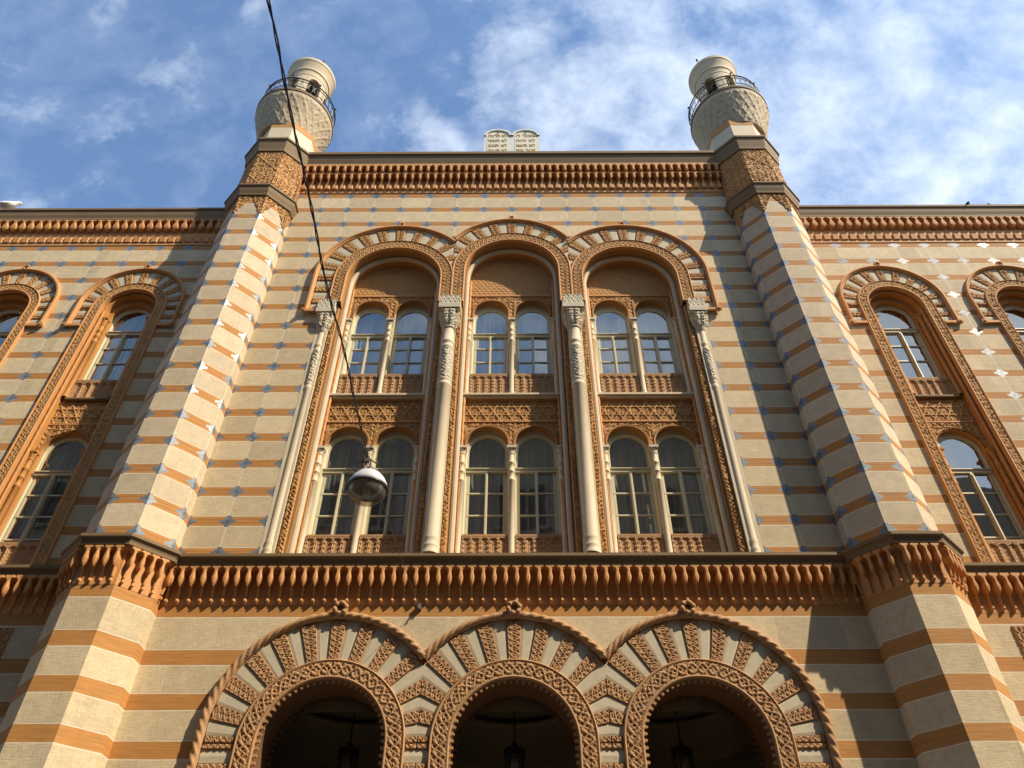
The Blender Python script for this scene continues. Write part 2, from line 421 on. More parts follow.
def cornice(name,path,metal,secs,cv,pitch,fl=None):
    mb=MB(); sweepplan(mb,path,metal); o=mb.build(name,M['metal'],B)
    mb=MB(); sweepplan(mb,path,cv); bracket_rows(mb,path,pitch,secs); mb.build('corbel_frieze',M['cornice'],o)
    return o
cl=cornice('lower_cornice',main_path,metal_low,secL,cove,.1765)
for s in SY:
    p=[(s*6.94,YW),(s*17.5,YW)]; p=p if s>0 else p[::-1]
    c=cornice('wing_lower_cornice',p,[(o*.8,z) for o,z in metal_low],[(z,w,q*.85) for z,w,q in secL],cove,.1765)
# bird spikes on the lower cornice
mb=MB()
for x in np.arange(-5.3,5.3,.03):
    dx,dy=random.uniform(-.02,.02),random.uniform(-.03,.03)
    mb.add([(x-.0012,-.17,8.01),(x+.0012,-.17,8.01),(x+dx,-.17+dy,8.11),(x+dx,-.17+dy,8.11)],[[0,1,2,2]])
mb.build('bird_spikes',M['wire'],cl)
metal_top=[(0,20.06),(.36,20.06),(.36,19.96),(.31,19.93),(.29,19.80),(.25,19.66),(.25,19.60),(.22,19.585),(0,19.58)]
secT=[(19.60,.098,.27),(19.55,.098,.27),(19.51,.050,.27),(19.46,.026,.27),(19.36,.046,.26),(19.31,.008,.24),(19.305,.098,.20),(19.27,.098,.20),(19.235,.045,.20),(19.20,.026,.20),(19.14,.044,.195),(19.07,.012,.18),(19.04,.010,.12),(18.99,.022,.10),(18.92,.055,.088),(18.90,.066,.088),(18.78,.068,.085),(18.755,.068,.08),(18.75,.055,0)]
coveT=[(0,18.62),(.022,18.63),(.022,18.74),(.010,18.76),(.010,19.25),(.012,19.35),(.02,19.5),(.12,19.59)]
cornice('top_cornice',[(-5.44,0),(5.44,0)],metal_top,secT,coveT,.1988)
metal_w=[(0,18.10),(.24,18.10),(.24,18.03),(.21,18.01),(.195,17.86),(.17,17.76),(.17,17.69),(0,17.68)]
secW=[(17.69,.104,.165),(17.665,.104,.168),(17.64,.045,.168),(17.61,.022,.168),(17.45,.078,.160),(17.39,.060,.150),(17.34,.012,.13),(17.335,.012,.03),(17.33,.01,0)]
coveW=[(0,16.84),(.016,16.845),(.016,17.02),(.03,17.04),(.03,17.28),(.012,17.33),(.012,17.6),(.08,17.69)]
for s in SY:
    p=[(s*6.94,YW),(s*17.5,YW)]; p=p if s>0 else p[::-1]
    o=cornice('wing_top_cornice',p,metal_w,secW,coveW,.21)
    mb=MB()
    bracket_rows(mb,p,.21,[(17.15,.03,.036),(17.12,.085,.065),(17.0,.085,.05),(16.95,.09,.045),(16.94,.09,0)])
    mb.build('bead_frieze',M['cornice'],o)

# ---- corner towers ----------------------------------------------------------
def facets(s,a,z0,z1,closed=True):
    w=a*math.tan(pi/8)
    for k in range(8):
        an=radians(-90+45*k); nx,ny=cos(an),sin(an); tx,ty=-ny,nx   # tangent: left to right seen from outside
        yield k,(s*TX+nx*a,TY+ny*a),(tx,ty),(nx,ny),w
def facet_patch(mb,c,t,nn,w,z0f,z1,pat,depth,step=.018,base=.004):
    nu=int(2*w/step)+1; T=np.linspace(-w,w,nu); nz=max(3,int((z1-min(z0f(0),z0f(w)))/step)+1)
    z0=np.array([z0f(x) for x in T]); V=np.linspace(0,1,nz)
    Z=z0[:,None]+(z1-z0)[:,None]*V[None]; U=np.repeat(T[:,None],nz,1)
    H=pat(U,Z); H[:,0]=-base/depth*.9; 
    G=np.stack([c[0]+t[0]*U+nn[0]*(base+H*depth),c[1]+t[1]*U+nn[1]*(base+H*depth),Z],-1); mb.grid(G)
for s in SY:
    T=empty('corner_tower',B)
    def shaft(name,z0,z1,mat,a=TA):
        mb=MB()
        for k,c,t,nn,w in facets(s,a,z0,z1):
            V=[(c[0]-t[0]*w,c[1]-t[1]*w,z0),(c[0]+t[0]*w,c[1]+t[1]*w,z0),(c[0]+t[0]*w,c[1]+t[1]*w,z1),(c[0]-t[0]*w,c[1]-t[1]*w,z1)]
            mb.add(V,[[0,1,2,3]],[(0,z0),(1,z0),(1,z1),(0,z1)])
        mb.poly(np.array(octo(s,a)).tolist() and [(x,y,z1) for x,y in octo(s,a)])
        return mb.build(name,mat,T)
    shaft('tower_shaft',7.6,17.5,M['tower']); shaft('tower_base',0,7.6,M['base'])
    shaft('carved_drum_core',17.55,19.6,M['deep'],TA-.01)
    # hanging carved collar with stepped edge
    mb=MB()
    def steps(x,w=TA*math.tan(pi/8)):
        f=abs(x)/w; return 17.5-.06-.11*np.floor(np.clip(f,0,.999)*7)
    for k,c,t,nn,w in facets(s,TA,0,0): facet_patch(mb,c,t,nn,w,steps,17.5,lambda U,Z:arab(U,Z,.13),.018,.015)
    mb.build('carved_collar',M['carved'],T)
    def lattice(U,Z):
        a=arab(U,Z,.11,.6)*.8
        for sg in (-1,1):
            q=(U*sg*1.15+Z)/.95; a=np.maximum(a,(1-sst(np.abs(q-np.round(q)),.02,.035))*1.15)
        return a
    mb=MB()
    for k,c,t,nn,w in facets(s,TA,0,0): facet_patch(mb,c,t,nn,w,lambda x:17.84,19.52,lattice,.022,.015)
    mb.build('carved_drum',M['carved'],T)
    # metal ledges: lower, middle, top
    mb=MB(); path=TL if s<0 else TR
    sweepplan(mb,path,[(o*.78,z) for o,z in metal_low]); lc=mb.build('lower_ledge',M['metal'],T)
    mb=MB(); sweepplan(mb,path,cove); bracket_rows(mb,path,.1585,[(z,w*.9,q*.74) for z,w,q in secL]); mb.build('corbel_frieze',M['cornice'],T)
    full=[(s*TX+x,y) for x,y in [(-TA,2),(-TA,TY-TA*.4142),(-TA*.4142,TY-TA),(TA*.4142,TY-TA),(TA,TY-TA*.4142),(TA,2)]]
    mb=MB(); sweepplan(mb,full,[(0,17.85),(.14,17.85),(.14,17.80),(.11,17.78),(.09,17.66),(.06,17.56),(.05,17.5),(0,17.49)]); mb.build('middle_ledge',M['metal'],T)
    mb=MB(); sweepplan(mb,full,[(0,20.02),(.15,20.02),(.15,19.95),(.115,19.93),(.09,19.78),(.06,19.62),(.05,19.52),(0,19.515)]); 
    mb.poly([(x,y,20.015) for x,y in octo(s,TA+.1)]); mb.build('top_ledge',M['metal'],T)
    # stub above: plain cream with an orange band
    shaft('cream_stub',20.0,20.87,M['cream'],TA-.03); shaft('orange_band',20.87,21.12,M['orange'],TA-.025)
    cx,cy=s*6.30,TY
    # flaring gallery bowl with a net of scales
    def scales(PH,Z,R):
        k=24; v=(Z-20.6)/.24
        a=np.abs(((PH*k/(2*pi)+v*.5)%1)-.5)*2; b=np.abs(((PH*k/(2*pi)-v*.5)%1)-.5)*2
        rid=np.maximum(sst(a,.78,.98),sst(b,.78,.98))
        m=np.clip((Z-20.95)/.2,0,1)*np.clip((22.28-Z)/.12,0,1)
        return .028*rid*m+.012*arab(PH*1.05,Z,.22,.6)*m
    mb=MB(); lathe(mb,[(.66,21.0),(.74,21.02),(.79,21.2),(.84,21.42),(.91,21.68),(.99,21.95),(1.05,22.15),(1.075,22.3)],cx,cy,n=216,disp=scales,res=.03)
    bowl=mb.build('gallery_bowl',M['minaret'],T,True)
    mb=MB(); lathe(mb,[(1.075,22.3),(1.10,22.32),(1.105,22.40),(1.08,22.42),(.5,22.42)],cx,cy,n=64); mb.build('gallery_floor',M['metal'],T)
    # wrought-iron railing
    mb=MB(); RR=1.04
    for zz,rr in ((22.50,.012),(22.66,.009),(22.98,.009),(23.12,.014)):
        P=[(cx+RR*cos(a),cy+RR*sin(a),zz) for a in np.linspace(0,2*pi,65)]; tube(mb,P,rr*1.4,5,cap=False)
    for k in range(40):
        a=2*pi*k/40; x,y=cx+RR*cos(a),cy+RR*sin(a); tall=k%5==0
        tube(mb,[(x,y,22.42),(x,y,23.12+(.14 if tall else 0))],.013 if tall else .007,5)
        if tall:
            mb.add([(x-.03,y-.03,23.26),(x+.03,y-.03,23.26),(x+.03,y+.03,23.26),(x-.03,y+.03,23.26),(x,y,23.33),(x,y,23.2)],[[0,1,4,4],[1,2,4,4],[2,3,4,4],[3,0,4,4],[0,1,5,5],[1,2,5,5],[2,3,5,5],[3,0,5,5]])
        else:
            tube(mb,[(x,y,22.66),(cx+RR*cos(a+.078),cy+RR*sin(a+.078),22.98)],.006,4)
            tube(mb,[(x,y,22.98),(cx+RR*cos(a+.078),cy+RR*sin(a+.078),22.66)],.006,4)
    mb.build('balcony_railing',M['iron'],T)
    # open turret: cylinder wall with five arched openings
    mb=MB(); r=.575; nA=5; off=radians(-90+(-s*-28)) if s<0 else radians(-90-28)
    off=radians(-90-28) if s<0 else radians(-90+28)
    zo0,zs_,hw=22.6,24.0,.37    # opening bottom, springing, half angle (rad)
    Z1=24.35
    def wallcol(a0,a1,rr,za,zb):
        mb.quad((cx+rr*cos(a0),cy+rr*sin(a0),za[0]),(cx+rr*cos(a1),cy+rr*sin(a1),za[1]),(cx+rr*cos(a1),cy+rr*sin(a1),zb),(cx+rr*cos(a0),cy+rr*sin(a0),zb))
    for k in range(nA):
        c0=off+2*pi*k/nA; c1=c0+2*pi/nA
        for rr in (r,r-.12):
            A=np.linspace(c0-hw,c0+hw,13)
            zt=lambda a: zs_+r*hw*sqrt(max(0,1-((a-c0)/hw)**2))*1.15
            for i in range(12):
                wallcol(A[i],A[i+1],rr,(zt(A[i]),zt(A[i+1])),Z1)
            A=np.linspace(c0+hw,c1-hw,9)
            for i in range(8): wallcol(A[i],A[i+1],rr,(22.42,22.42),Z1)
        A=np.linspace(c0-hw,c0+hw,13)
        for i in range(12):
            G=[[(cx+q*cos(a),cy+q*sin(a),zt(a)) for q in (r,r-.12)] for a in (A[i],A[i+1])]
            mb.quad(G[0][0],G[1][0],G[1][1],G[0][1])
        for a in (c0-hw,c0+hw):
            mb.quad(*[(cx+q*cos(a),cy+q*sin(a),z) for q,z in ((r,22.42),(r-.12,22.42),(r-.12,zs_),(r,zs_))])
    lathe(mb,[(r,24.35),(.59,24.37),(.59,24.43),(.575,24.46),(.60,24.6),(.615,24.63),(.63,24.63),(.635,24.72),(.625,24.73),(.655,24.85),(.705,25.0),(.735,25.05),(.735,25.17),(.71,25.2),(.0,25.25)],cx,cy,n=64)
    lathe(mb,[(0,24.3),(r-.12,24.3)],cx,cy,n=32)
    tu=mb.build('turret',M['turret'],T)
    mb=MB(); lathe(mb,[(.24,22.42),(.24,24.3)],cx,cy,n=16); mb.build('turret_core',M['dark'],T)
    mb=MB(); fx=cx-.22 if s<0 else cx-.45; lathe(mb,[(.012,25.2),(.012,25.6),(.04,25.65),(.04,25.7),(0,25.75)],cx+s*.0+(.35 if s<0 else -.45),cy-.35,n=8); mb.build('finial',M['iron'],T)

# ---- stone tablets on the roof ----------------------------------------------
TB=empty('stone_tablets',B)
mb=MB(); tz=20.0; ytab=.30
for sx in SY:
    P=[(sx*.40-.40,tz),(sx*.40-.40,22.04)]+[(sx*.40+.40*cos(a),22.04+.40*.85*sin(a)) for a in np.linspace(pi,0,17)]+[(sx*.40+.40,tz)]
    mb.poly([(x,ytab,z) for x,z in P]); P=np.array(P)
    G=np.stack([np.stack([P[:,0],np.full(len(P),y),P[:,1]],-1) for y in (ytab,ytab+.18)],1); mb.grid(G)
    mb.poly([(x,ytab+.18,z) for x,z in P])
    sweepxz(mb,P[1:-1],[(-.07,ytab),(-.07,ytab-.04),(0,ytab-.04),(0,ytab)])
mb.build('tablet_slab',M['tablet'],TB)
rows={1:['אנכי ה','לא יהיה','לא תשא','זכור את','כבד את'],-1:['לא תרצח','לא תנאף','לא תגנב','לא תענה','לא תחמד']}
for sx in SY:
    mb=MB(); P=[(sx*.40-.31,tz),(sx*.40-.31,22.04)]+[(sx*.40+.31*cos(a),22.04+.31*.85*sin(a)) for a in np.linspace(pi,0,13)]+[(sx*.40+.31,tz)]
    mb.poly([(x,ytab-.006,z) for x,z in P]); pn=mb.build('tablet_inlay',M['tabletin'],TB)
    for i,tx in enumerate(rows[sx]):
        cu=bpy.data.curves.new('t','FONT'); cu.body=tx[::-1]; cu.size=.2; cu.extrude=.004; cu.align_x='CENTER'; cu.offset=.004
        ob=bpy.data.objects.new('t',cu); COL.objects.link(ob); bpy.context.view_layer.update()
        me=bpy.data.meshes.new_from_object(ob); bpy.data.objects.remove(ob)
        me.materials.clear(); me.materials.append(M['gold']); me.name='inscription'
        o=bpy.data.objects.new('inscription',me); COL.objects.link(o); o.parent=TB
        o.rotation_euler=(pi/2,0,0); o.location=(sx*.40,ytab-.012,21.98-.27*i)
        xs_=[v.co.x for v in me.vertices]
        if xs_:
            wd=max(xs_)-min(xs_); o.scale=(min(1.3,.54/max(wd,.01)),1,1)
    mb=MB(); lathe(mb,[(0,-.02),(.02,-.015),(.026,0),(.02,.015),(0,.02)],sx*.40,ytab-.03,n=8,z0=22.2); mb.build('crown_boss',M['iron'],TB)

# ---- windows ----------------------------------------------------------------
def window(cx,r,zs,zb,ztr,Y,bars,curtain,fw=.045,mw=.026,asym=0):
    W=MB(); P=archpath(cx,r,zs,zb,24)
    sweepxz(W,P,[(.03,Y-.032),(.0,Y-.032),(-.006,Y-.02),(-.012,Y-.012),(-fw,Y-.010),(-fw,Y+.02)])
    a_=np.linspace(pi,0,25); W.grid(np.array([[(cx+(r+.02)*cos(t),Y-.028,zs+(r+.02)*sin(t)),(cx+(r+.02)*cos(t),Y-.028,zs+(r+.02)*sin(t)+.22)] for t in a_]))
    W.box(cx-r,cx+r,Y-.05,Y+.02,ztr-.035,ztr+.03); W.box(cx-r,cx+r,Y-.075,Y-.03,ztr+.031,ztr+.048)
    W.box(cx-mw,cx+mw,Y-.055,Y+.02,zb,ztr-.041)
    W.box(cx-mw*.5,cx+mw*.5,Y-.075,Y-.054,zb,ztr-.08)
    for z in bars: 
        W.box(cx-r+fw,cx-mw-.001,Y-.02,Y+.02,z-.013,z+.013); W.box(cx+mw+.001,cx+r-fw,Y-.02,Y+.02,z-.013,z+.013)
    for sx in SY: W.box(cx+sx*(r-fw-.015)-.018,cx+sx*(r-fw-.015)+.018,Y-.015,Y+.02,zb,ztr-.04)
    W.box(cx-r,cx+r,Y-.05,Y+.02,zb-.05,zb+.05)
    o=W.build('window',M['wood'],B)
    G=MB(); a=np.linspace(pi,0,19)
    tl=random.uniform(-.004,.004)
    G.poly([(cx-r+.02,Y+.005,zs),]+[(cx+(r-.02)*cos(t),Y+.005,zs+(r-.02)*sin(t)) for t in a[1:-1]]+[(cx+r-.02,Y+.005,zs),(cx+r-.02,Y+.005,ztr),(cx-r+.02,Y+.005,ztr)])
    for sx in SY:
        t1,t2=random.uniform(-.006,.006),random.uniform(-.005,.005); x0,x1=sorted([cx+sx*.01,cx+sx*(r-.02)])
        G.quad((x0,Y+.004-t1,zb),(x1,Y+.004+t1,zb),(x1,Y+.004+t1+t2,ztr),(x0,Y+.004-t1+t2,ztr))
    G.build('pane',M['glass'],o)
    if True:
        C=MB(); X=np.linspace(cx-r,cx+r,60); dy=.025*np.sin(X*34+cx)+.015*np.sin(X*71+1)
        for k in range(2):
            h=slice(0,31) if k==0 else slice(30,60)
            Xh=X[h]; g=np.stack([np.stack([Xh,Y+.16+.07*k+dy[h],np.full(len(Xh),z)],-1) for z in (zb,zs+r*.9)],1); C.grid(g)
        C.build('curtain',M['curtain'] if curtain else M['blind'],o)
    return o
# ---- arches: ring, voussoirs, hood ------------------------------------------
def arch_band(parent,cx,r0,r1,zs,zb,ccz,R,Y,xclip,nq,matc,step,zfoot,hoodw,rope,matr,endknob=None,side=(True,True),pool=None):
    """ring r0..r1, voussoirs out to the hood (centre ccz, radius R, moulding width hoodw), clipped at cx+-xclip"""
    mb=MB()
    ringpatch(mb,cx,r0+.02,r1-.02,zs,zb,Y-.035,lambda s,t,X,Z:border(np.maximum(inter(s,t,.30 if rope else .24),.6*arab(X,Z,.07)),t,.93),.030 if rope else .018,step)
    o=mb.build('arch_ring',matc,parent)
    mb=MB()
    P=archpath(cx,r0,zs,zb,40); sweepxz(mb,P,[(-.004,Y+.02),(-.004,Y-.05),(.012,Y-.062),(.035,Y-.055),(.04,Y-.03)])
    P=archpath(cx,r1,zs,zb,40); sweepxz(mb,P,[(-.03,Y-.03),(-.028,Y-.055),(-.008,Y-.065),(.01,Y-.05),(.012,Y)])
    mb.build('ring_moulding',matr,parent)
    # radius to hood as seen from ring centre
    def rh(th):
        dz=ccz-zs; c,s_=cos(th),sin(th)
        b=s_*dz; rr=b+sqrt(max(0,b*b-(dz*dz-R*R)))
        rr=rr-hoodw*.7
        if abs(c)>1e-6: rr=min(rr,xclip[0 if c<0 else 1]/abs(c))
        return rr
    dth=pi/(2*nq)/4; A=MB(); C=MB(); dd=.0
    if pool is not None: A,C=pool
    def flush():
        nonlocal A,C
        if pool is not None: return
        if A.n: A.build('carved_voussoir',matc,parent); A=MB()
        if C.n: C.build('cream_voussoir',M['voussoir'],parent); C=MB()
    def wedge(t0,t1,carv):
        nn=max(3,int(1.45*(t1-t0)/step)) if carv else 6
        th=np.linspace(t0,t1,nn); ra=r1+.012
        rb=np.array([max(rh(t),ra+.002) for t in th])
        if rb.max()-ra<.03: return
        nr=max(3,int((rb.max()-ra)/step)) if carv else 3
        V=np.linspace(0,1,nr); Rr=ra+(rb-ra)[:,None]*V[None]; TH=np.repeat(th[:,None],nr,1)
        X=cx+Rr*np.cos(TH); Z=zs+Rr*np.sin(TH)
        if carv:
            tt=np.repeat(np.linspace(-1,1,nn)[:,None],nr,1)
            H=np.maximum(inter(Rr*1.0,tt*.95,.17,.2),.7*arab(Rr,tt*.12,.08)); H=border(H,tt,.86)
            H[0]=-1.2;H[-1]=-1.2;H[:,0]=-1.2;H[:,-1]=-1.2
            G=np.stack([X,Y-.012-H*.022,Z],-1); A.grid(G)
        else:
            H=np.zeros_like(X); H[0]=-.8;H[-1]=-.8; C.grid(np.stack([X,Y-.012-H*.01,Z],-1))
    for k in range(-nq,nq+1):
        c=pi/2+k*pi/(2*nq)
        t0,t1=c-dth,c+dth
        if k==-nq: t0=c
        if k==nq: t1=c
        wedge(max(t0-.06*dth,c-1.06*dth),t1+(.06*dth if k<nq else 0),True); flush()
        if k<nq: wedge(c+1.04*dth,c+2.96*dth,False); flush()
    # stilted blocks below the springing
    def block(x0,x1,z0,z1,carv):
        nx=max(3,int((x1-x0)/step)); nz=max(3,int((z1-z0)/step))
        if not carv: nx=nz=3
        X,Z=np.meshgrid(np.linspace(x0,x1,nx),np.linspace(z0,z1,nz),indexing='ij')
        if carv:
            tt=(Z-(z0+z1)/2)/((z1-z0)/2); H=border(np.maximum(inter(X-x0,tt*.95,.17,.2),.7*arab(X,Z,.08)),tt,.86)
            H[0]=-1;H[-1]=-1;H[:,0]=-1;H[:,-1]=-1; A.grid(np.stack([X,Y-.012-H*.022,Z],-1))
        else:
            H=np.zeros_like(X);H[:,0]=-.8;H[:,-1]=-.8;C.grid(np.stack([X,Y-.012-H*.01,Z],-1))
    for i,sd in enumerate((-1,1)):
        lim=min(R-hoodw*.7 if side[i] else 9,xclip[i])
        if not side[i]: lim=xclip[i]
        x0,x1=sorted([cx+sd*(r1+.012),cx+sd*lim]); 
        if x1-x0<.05: continue
        z=zs; bh=r1*dth*2*1.12; first=True; carv=True
        bh=r1*dth*2*1.12; hh=bh*.5
        while z>zfoot+.02:
            zz=max(z-hh,zfoot); block(x0,x1,zz+.001,z-.001,carv); flush(); z=zz; carv=not carv; hh=bh
    # hood mould
    mb=MB()
    a0=pi-math.asin(0) ; pts=[]
    def ang_at(xl):  # angle on hood circle where |x-cx|=xl
        return math.acos(min(1,xl/R))
    aL=pi-ang_at(xclip[0]) if xclip[0]<R else pi
    aR=ang_at(xclip[1]) if xclip[1]<R else 0
    P=[(cx+R*cos(a),ccz+R*sin(a)) for a in np.linspace(aL,aR,60)]
    if side[0]: P=[(cx-R,z) for z in np.arange(zfoot,ccz,.1)]+P
    if side[1]: P=P+[(cx+R,z) for z in np.arange(ccz-.05,zfoot,-.1)]+[(cx+R,zfoot)]
    P3=[(x,Y-hoodw*.45,z) for x,z in P]
    if rope:
        tube(mb,P3,hoodw*.5,14,rope=.55,pitch=.15,strands=3)
        P2=np.array(P); sweepxz(mb,P2,[(hoodw*.5,Y),(hoodw*.52,Y-.03),(-hoodw*.55,Y-.05),(-hoodw*.6,Y)])
    else:
        h=hoodw; sweepxz(mb,np.array(P),[(h*.5,Y),(h*.55,Y-h*.6),(h*.35,Y-h*1.0),(-.1*h,Y-h*1.05),(-.25*h,Y-h*.7),(-.5*h,Y-h*.5),(-h*.6,Y)])
    # foot returns and curls
    for i,sd in enumerate((-1,1)):
        if side[i] and endknob:
            x=cx+sd*R; xin=cx+sd*(r1+.02)
            a,b=sorted([x,xin]); h=hoodw
            mb.box(a,b,Y-h*.8,Y,zfoot-.035,zfoot+.03)
            kx=x+sd*.035; th=np.linspace(0,2*pi*1.6,26)
            tube(mb,[(kx+(.052-.022*t/10)*cos(t)*-sd,Y-h*.55-.02,zfoot-.01+(.052-.022*t/10)*sin(t)) for t in th],.024,6)
            tube(mb,[(kx,Y,zfoot-.01),(kx,Y-h-.03,zfoot-.01)],.03,8)
    mb.build('hood_moulding',matr,parent,rope>0)
    return R
def rosette(parent,x,z,Y,sc,mat):
    mb=MB()
    P=[(x+.075*sc*cos(t),Y-.09*sc,z+.075*sc*sin(t)) for t in np.linspace(0,2*pi,33)]
    tube(mb,P,.03*sc*np.ones(33)*(1+.25*np.sin(np.linspace(0,2*pi,33)*6)),8,cap=False)
    lathe_=[(x+.09*sc*cos(t),z+.09*sc*sin(t)) for t in np.linspace(0,2*pi,25)]
    G=np.array([[(px,Y,pz),(px,Y-.08*sc,pz)] for px,pz in lathe_]); mb.grid(G)
    G=np.array([[(x+q*cos(t),Y-yy*sc,z+q*sin(t)) for q,yy in ((.08*sc,.06),(.05*sc,.04),(.03*sc,.05),(.0,.075))] for t in np.linspace(0,2*pi,17)]); mb.grid(G)
    mb.build('rosette',mat,parent,True)

# ---- upper arcade -----------------------------------------------------------
def column(cx,cy,r,zb,zc,zt,mat,big,parent=B,name='column',cs=1.):
    """zb base bottom, zc capital bottom, zt capital top"""
    mb=MB(); n=28 if big else 14
    hb=r*2.1
    if big:
        prof=[(r*1.22,zb),(r*1.22,zb+.05),(r*1.05,zb+.07),(r*1.18,zb+.13),(r*1.18,zb+.17),(r*1.0,zb+.20),(r*1.12,zb+.27),(r*1.12,zb+.31),(r,zb+.35)]
        z2=zc-1.62
        prof+=[(r,z2),(r*1.12,z2+.02),(r*1.12,z2+.07),(r*1.0,z2+.09),(r,z2+.13),(r*1.10,z2+.15),(r*1.10,z2+.19),(r*.97,z2+.21)]
        z3=zc-.58
        prof+=[(r*.97,z3),(r*1.10,z3+.02),(r*1.10,z3+.07),(r*.98,z3+.09),(r*.98,z3+.16),(r*1.10,z3+.18),(r*1.10,z3+.23),(r*.96,z3+.25),(r*.96,zc)]
        lathe(mb,prof,cx,cy,n=28)
        o=mb.build(name,mat,parent,False)
        for p in o.data.polygons: p.use_smooth=True
        mb=MB(); lathe(mb,[(r*.99,z2+.21),(r*.99,z3)],cx,cy,n=72,disp=lambda P,Z,R:.016*arab(P*r,Z,.09,.6),res=.014); mb.build('carved_sleeve',M['creamc'],o,True)
    else:
        h=zc-zb
        prof=[(r*1.35,zb),(r*1.35,zb+.03),(r*1.05,zb+.05),(r*1.25,zb+.08),(r,zb+.11)]
        for q in (.76,.84,.92):
            zz=zb+h*q; prof+=[(r,zz-.03),(r*1.25,zz-.015),(r*1.25,zz+.015),(r*.95,zz+.03)]
        prof+=[(r*.9,zc)]
        lathe(mb,prof,cx,cy,n=n); o=mb.build(name,mat,parent,True)
    mb=MB()
    if big:
        hC=zt-zc; z1=zc+hC*.52; r=r*cs
        lathe(mb,[(r*.98/cs,zc),(r*1.2/cs,zc+.03),(r*1.0,zc+.06),(r*1.1,zc+.16),(r*1.4,zc+.30),(r*1.62,z1-.03),(r*1.62,z1)],cx,cy,n=72,disp=lambda P,Z,R:.03*np.abs(np.sin(4*P))*sst(Z,zc+.05,zc+.2)+.016*arab(P*r*1.3,Z,.08)*sst(Z,zc+.05,zc+.12),res=.016)
        a=r*1.72; yb=cy+.25
        mb.box(cx-a*.95,cx+a*.95,cy-a*.95,yb,z1,z1+.05)
        mb.box(cx-a*1.08,cx+a*1.08,cy-a*1.08,yb,z1+.05,z1+.17)
        z4=z1+.17; mb.box(cx-a*1.02,cx+a*1.02,cy-a*1.02+.012,yb,z4,zt)
        for (ax) in (0,1,2):
            nx,nz=int(2*a/.014),int((zt-z4)/.014); U,Z=np.meshgrid(np.linspace(-a,a,nx)*1.02,np.linspace(z4,zt,nz),indexing='ij')
            tt=(Z-(z4+zt)/2)/((zt-z4)/2); H=.014*border(np.maximum(inter(U,tt*.9,.2,.2),.6*arab(U,Z,.07)),tt,.86)
            if ax==0: mb.grid(np.stack([cx+U,cy-a*1.02+.008-H,Z],-1))
            else:
                sg=-1 if ax==1 else 1; UU=U*.62; mb.grid(np.stack([cx+sg*(a*1.02-.006+H),cy-a*1.02*.38+UU,Z],-1))
    else:
        lathe(mb,[(r*.9,zc),(r*1.1,zc+.02),(r*1.0,zc+.05),(r*1.45,zt-.05)],cx,cy,n=16)
        mb.box(cx-r*1.55,cx+r*1.55,cy-r*1.55,cy+r*1.55,zt-.05,zt)
    mb.build('capital',M['creamc'] if mat is M['cream'] else mat,o)
    return o
YP=.38; YG=.53
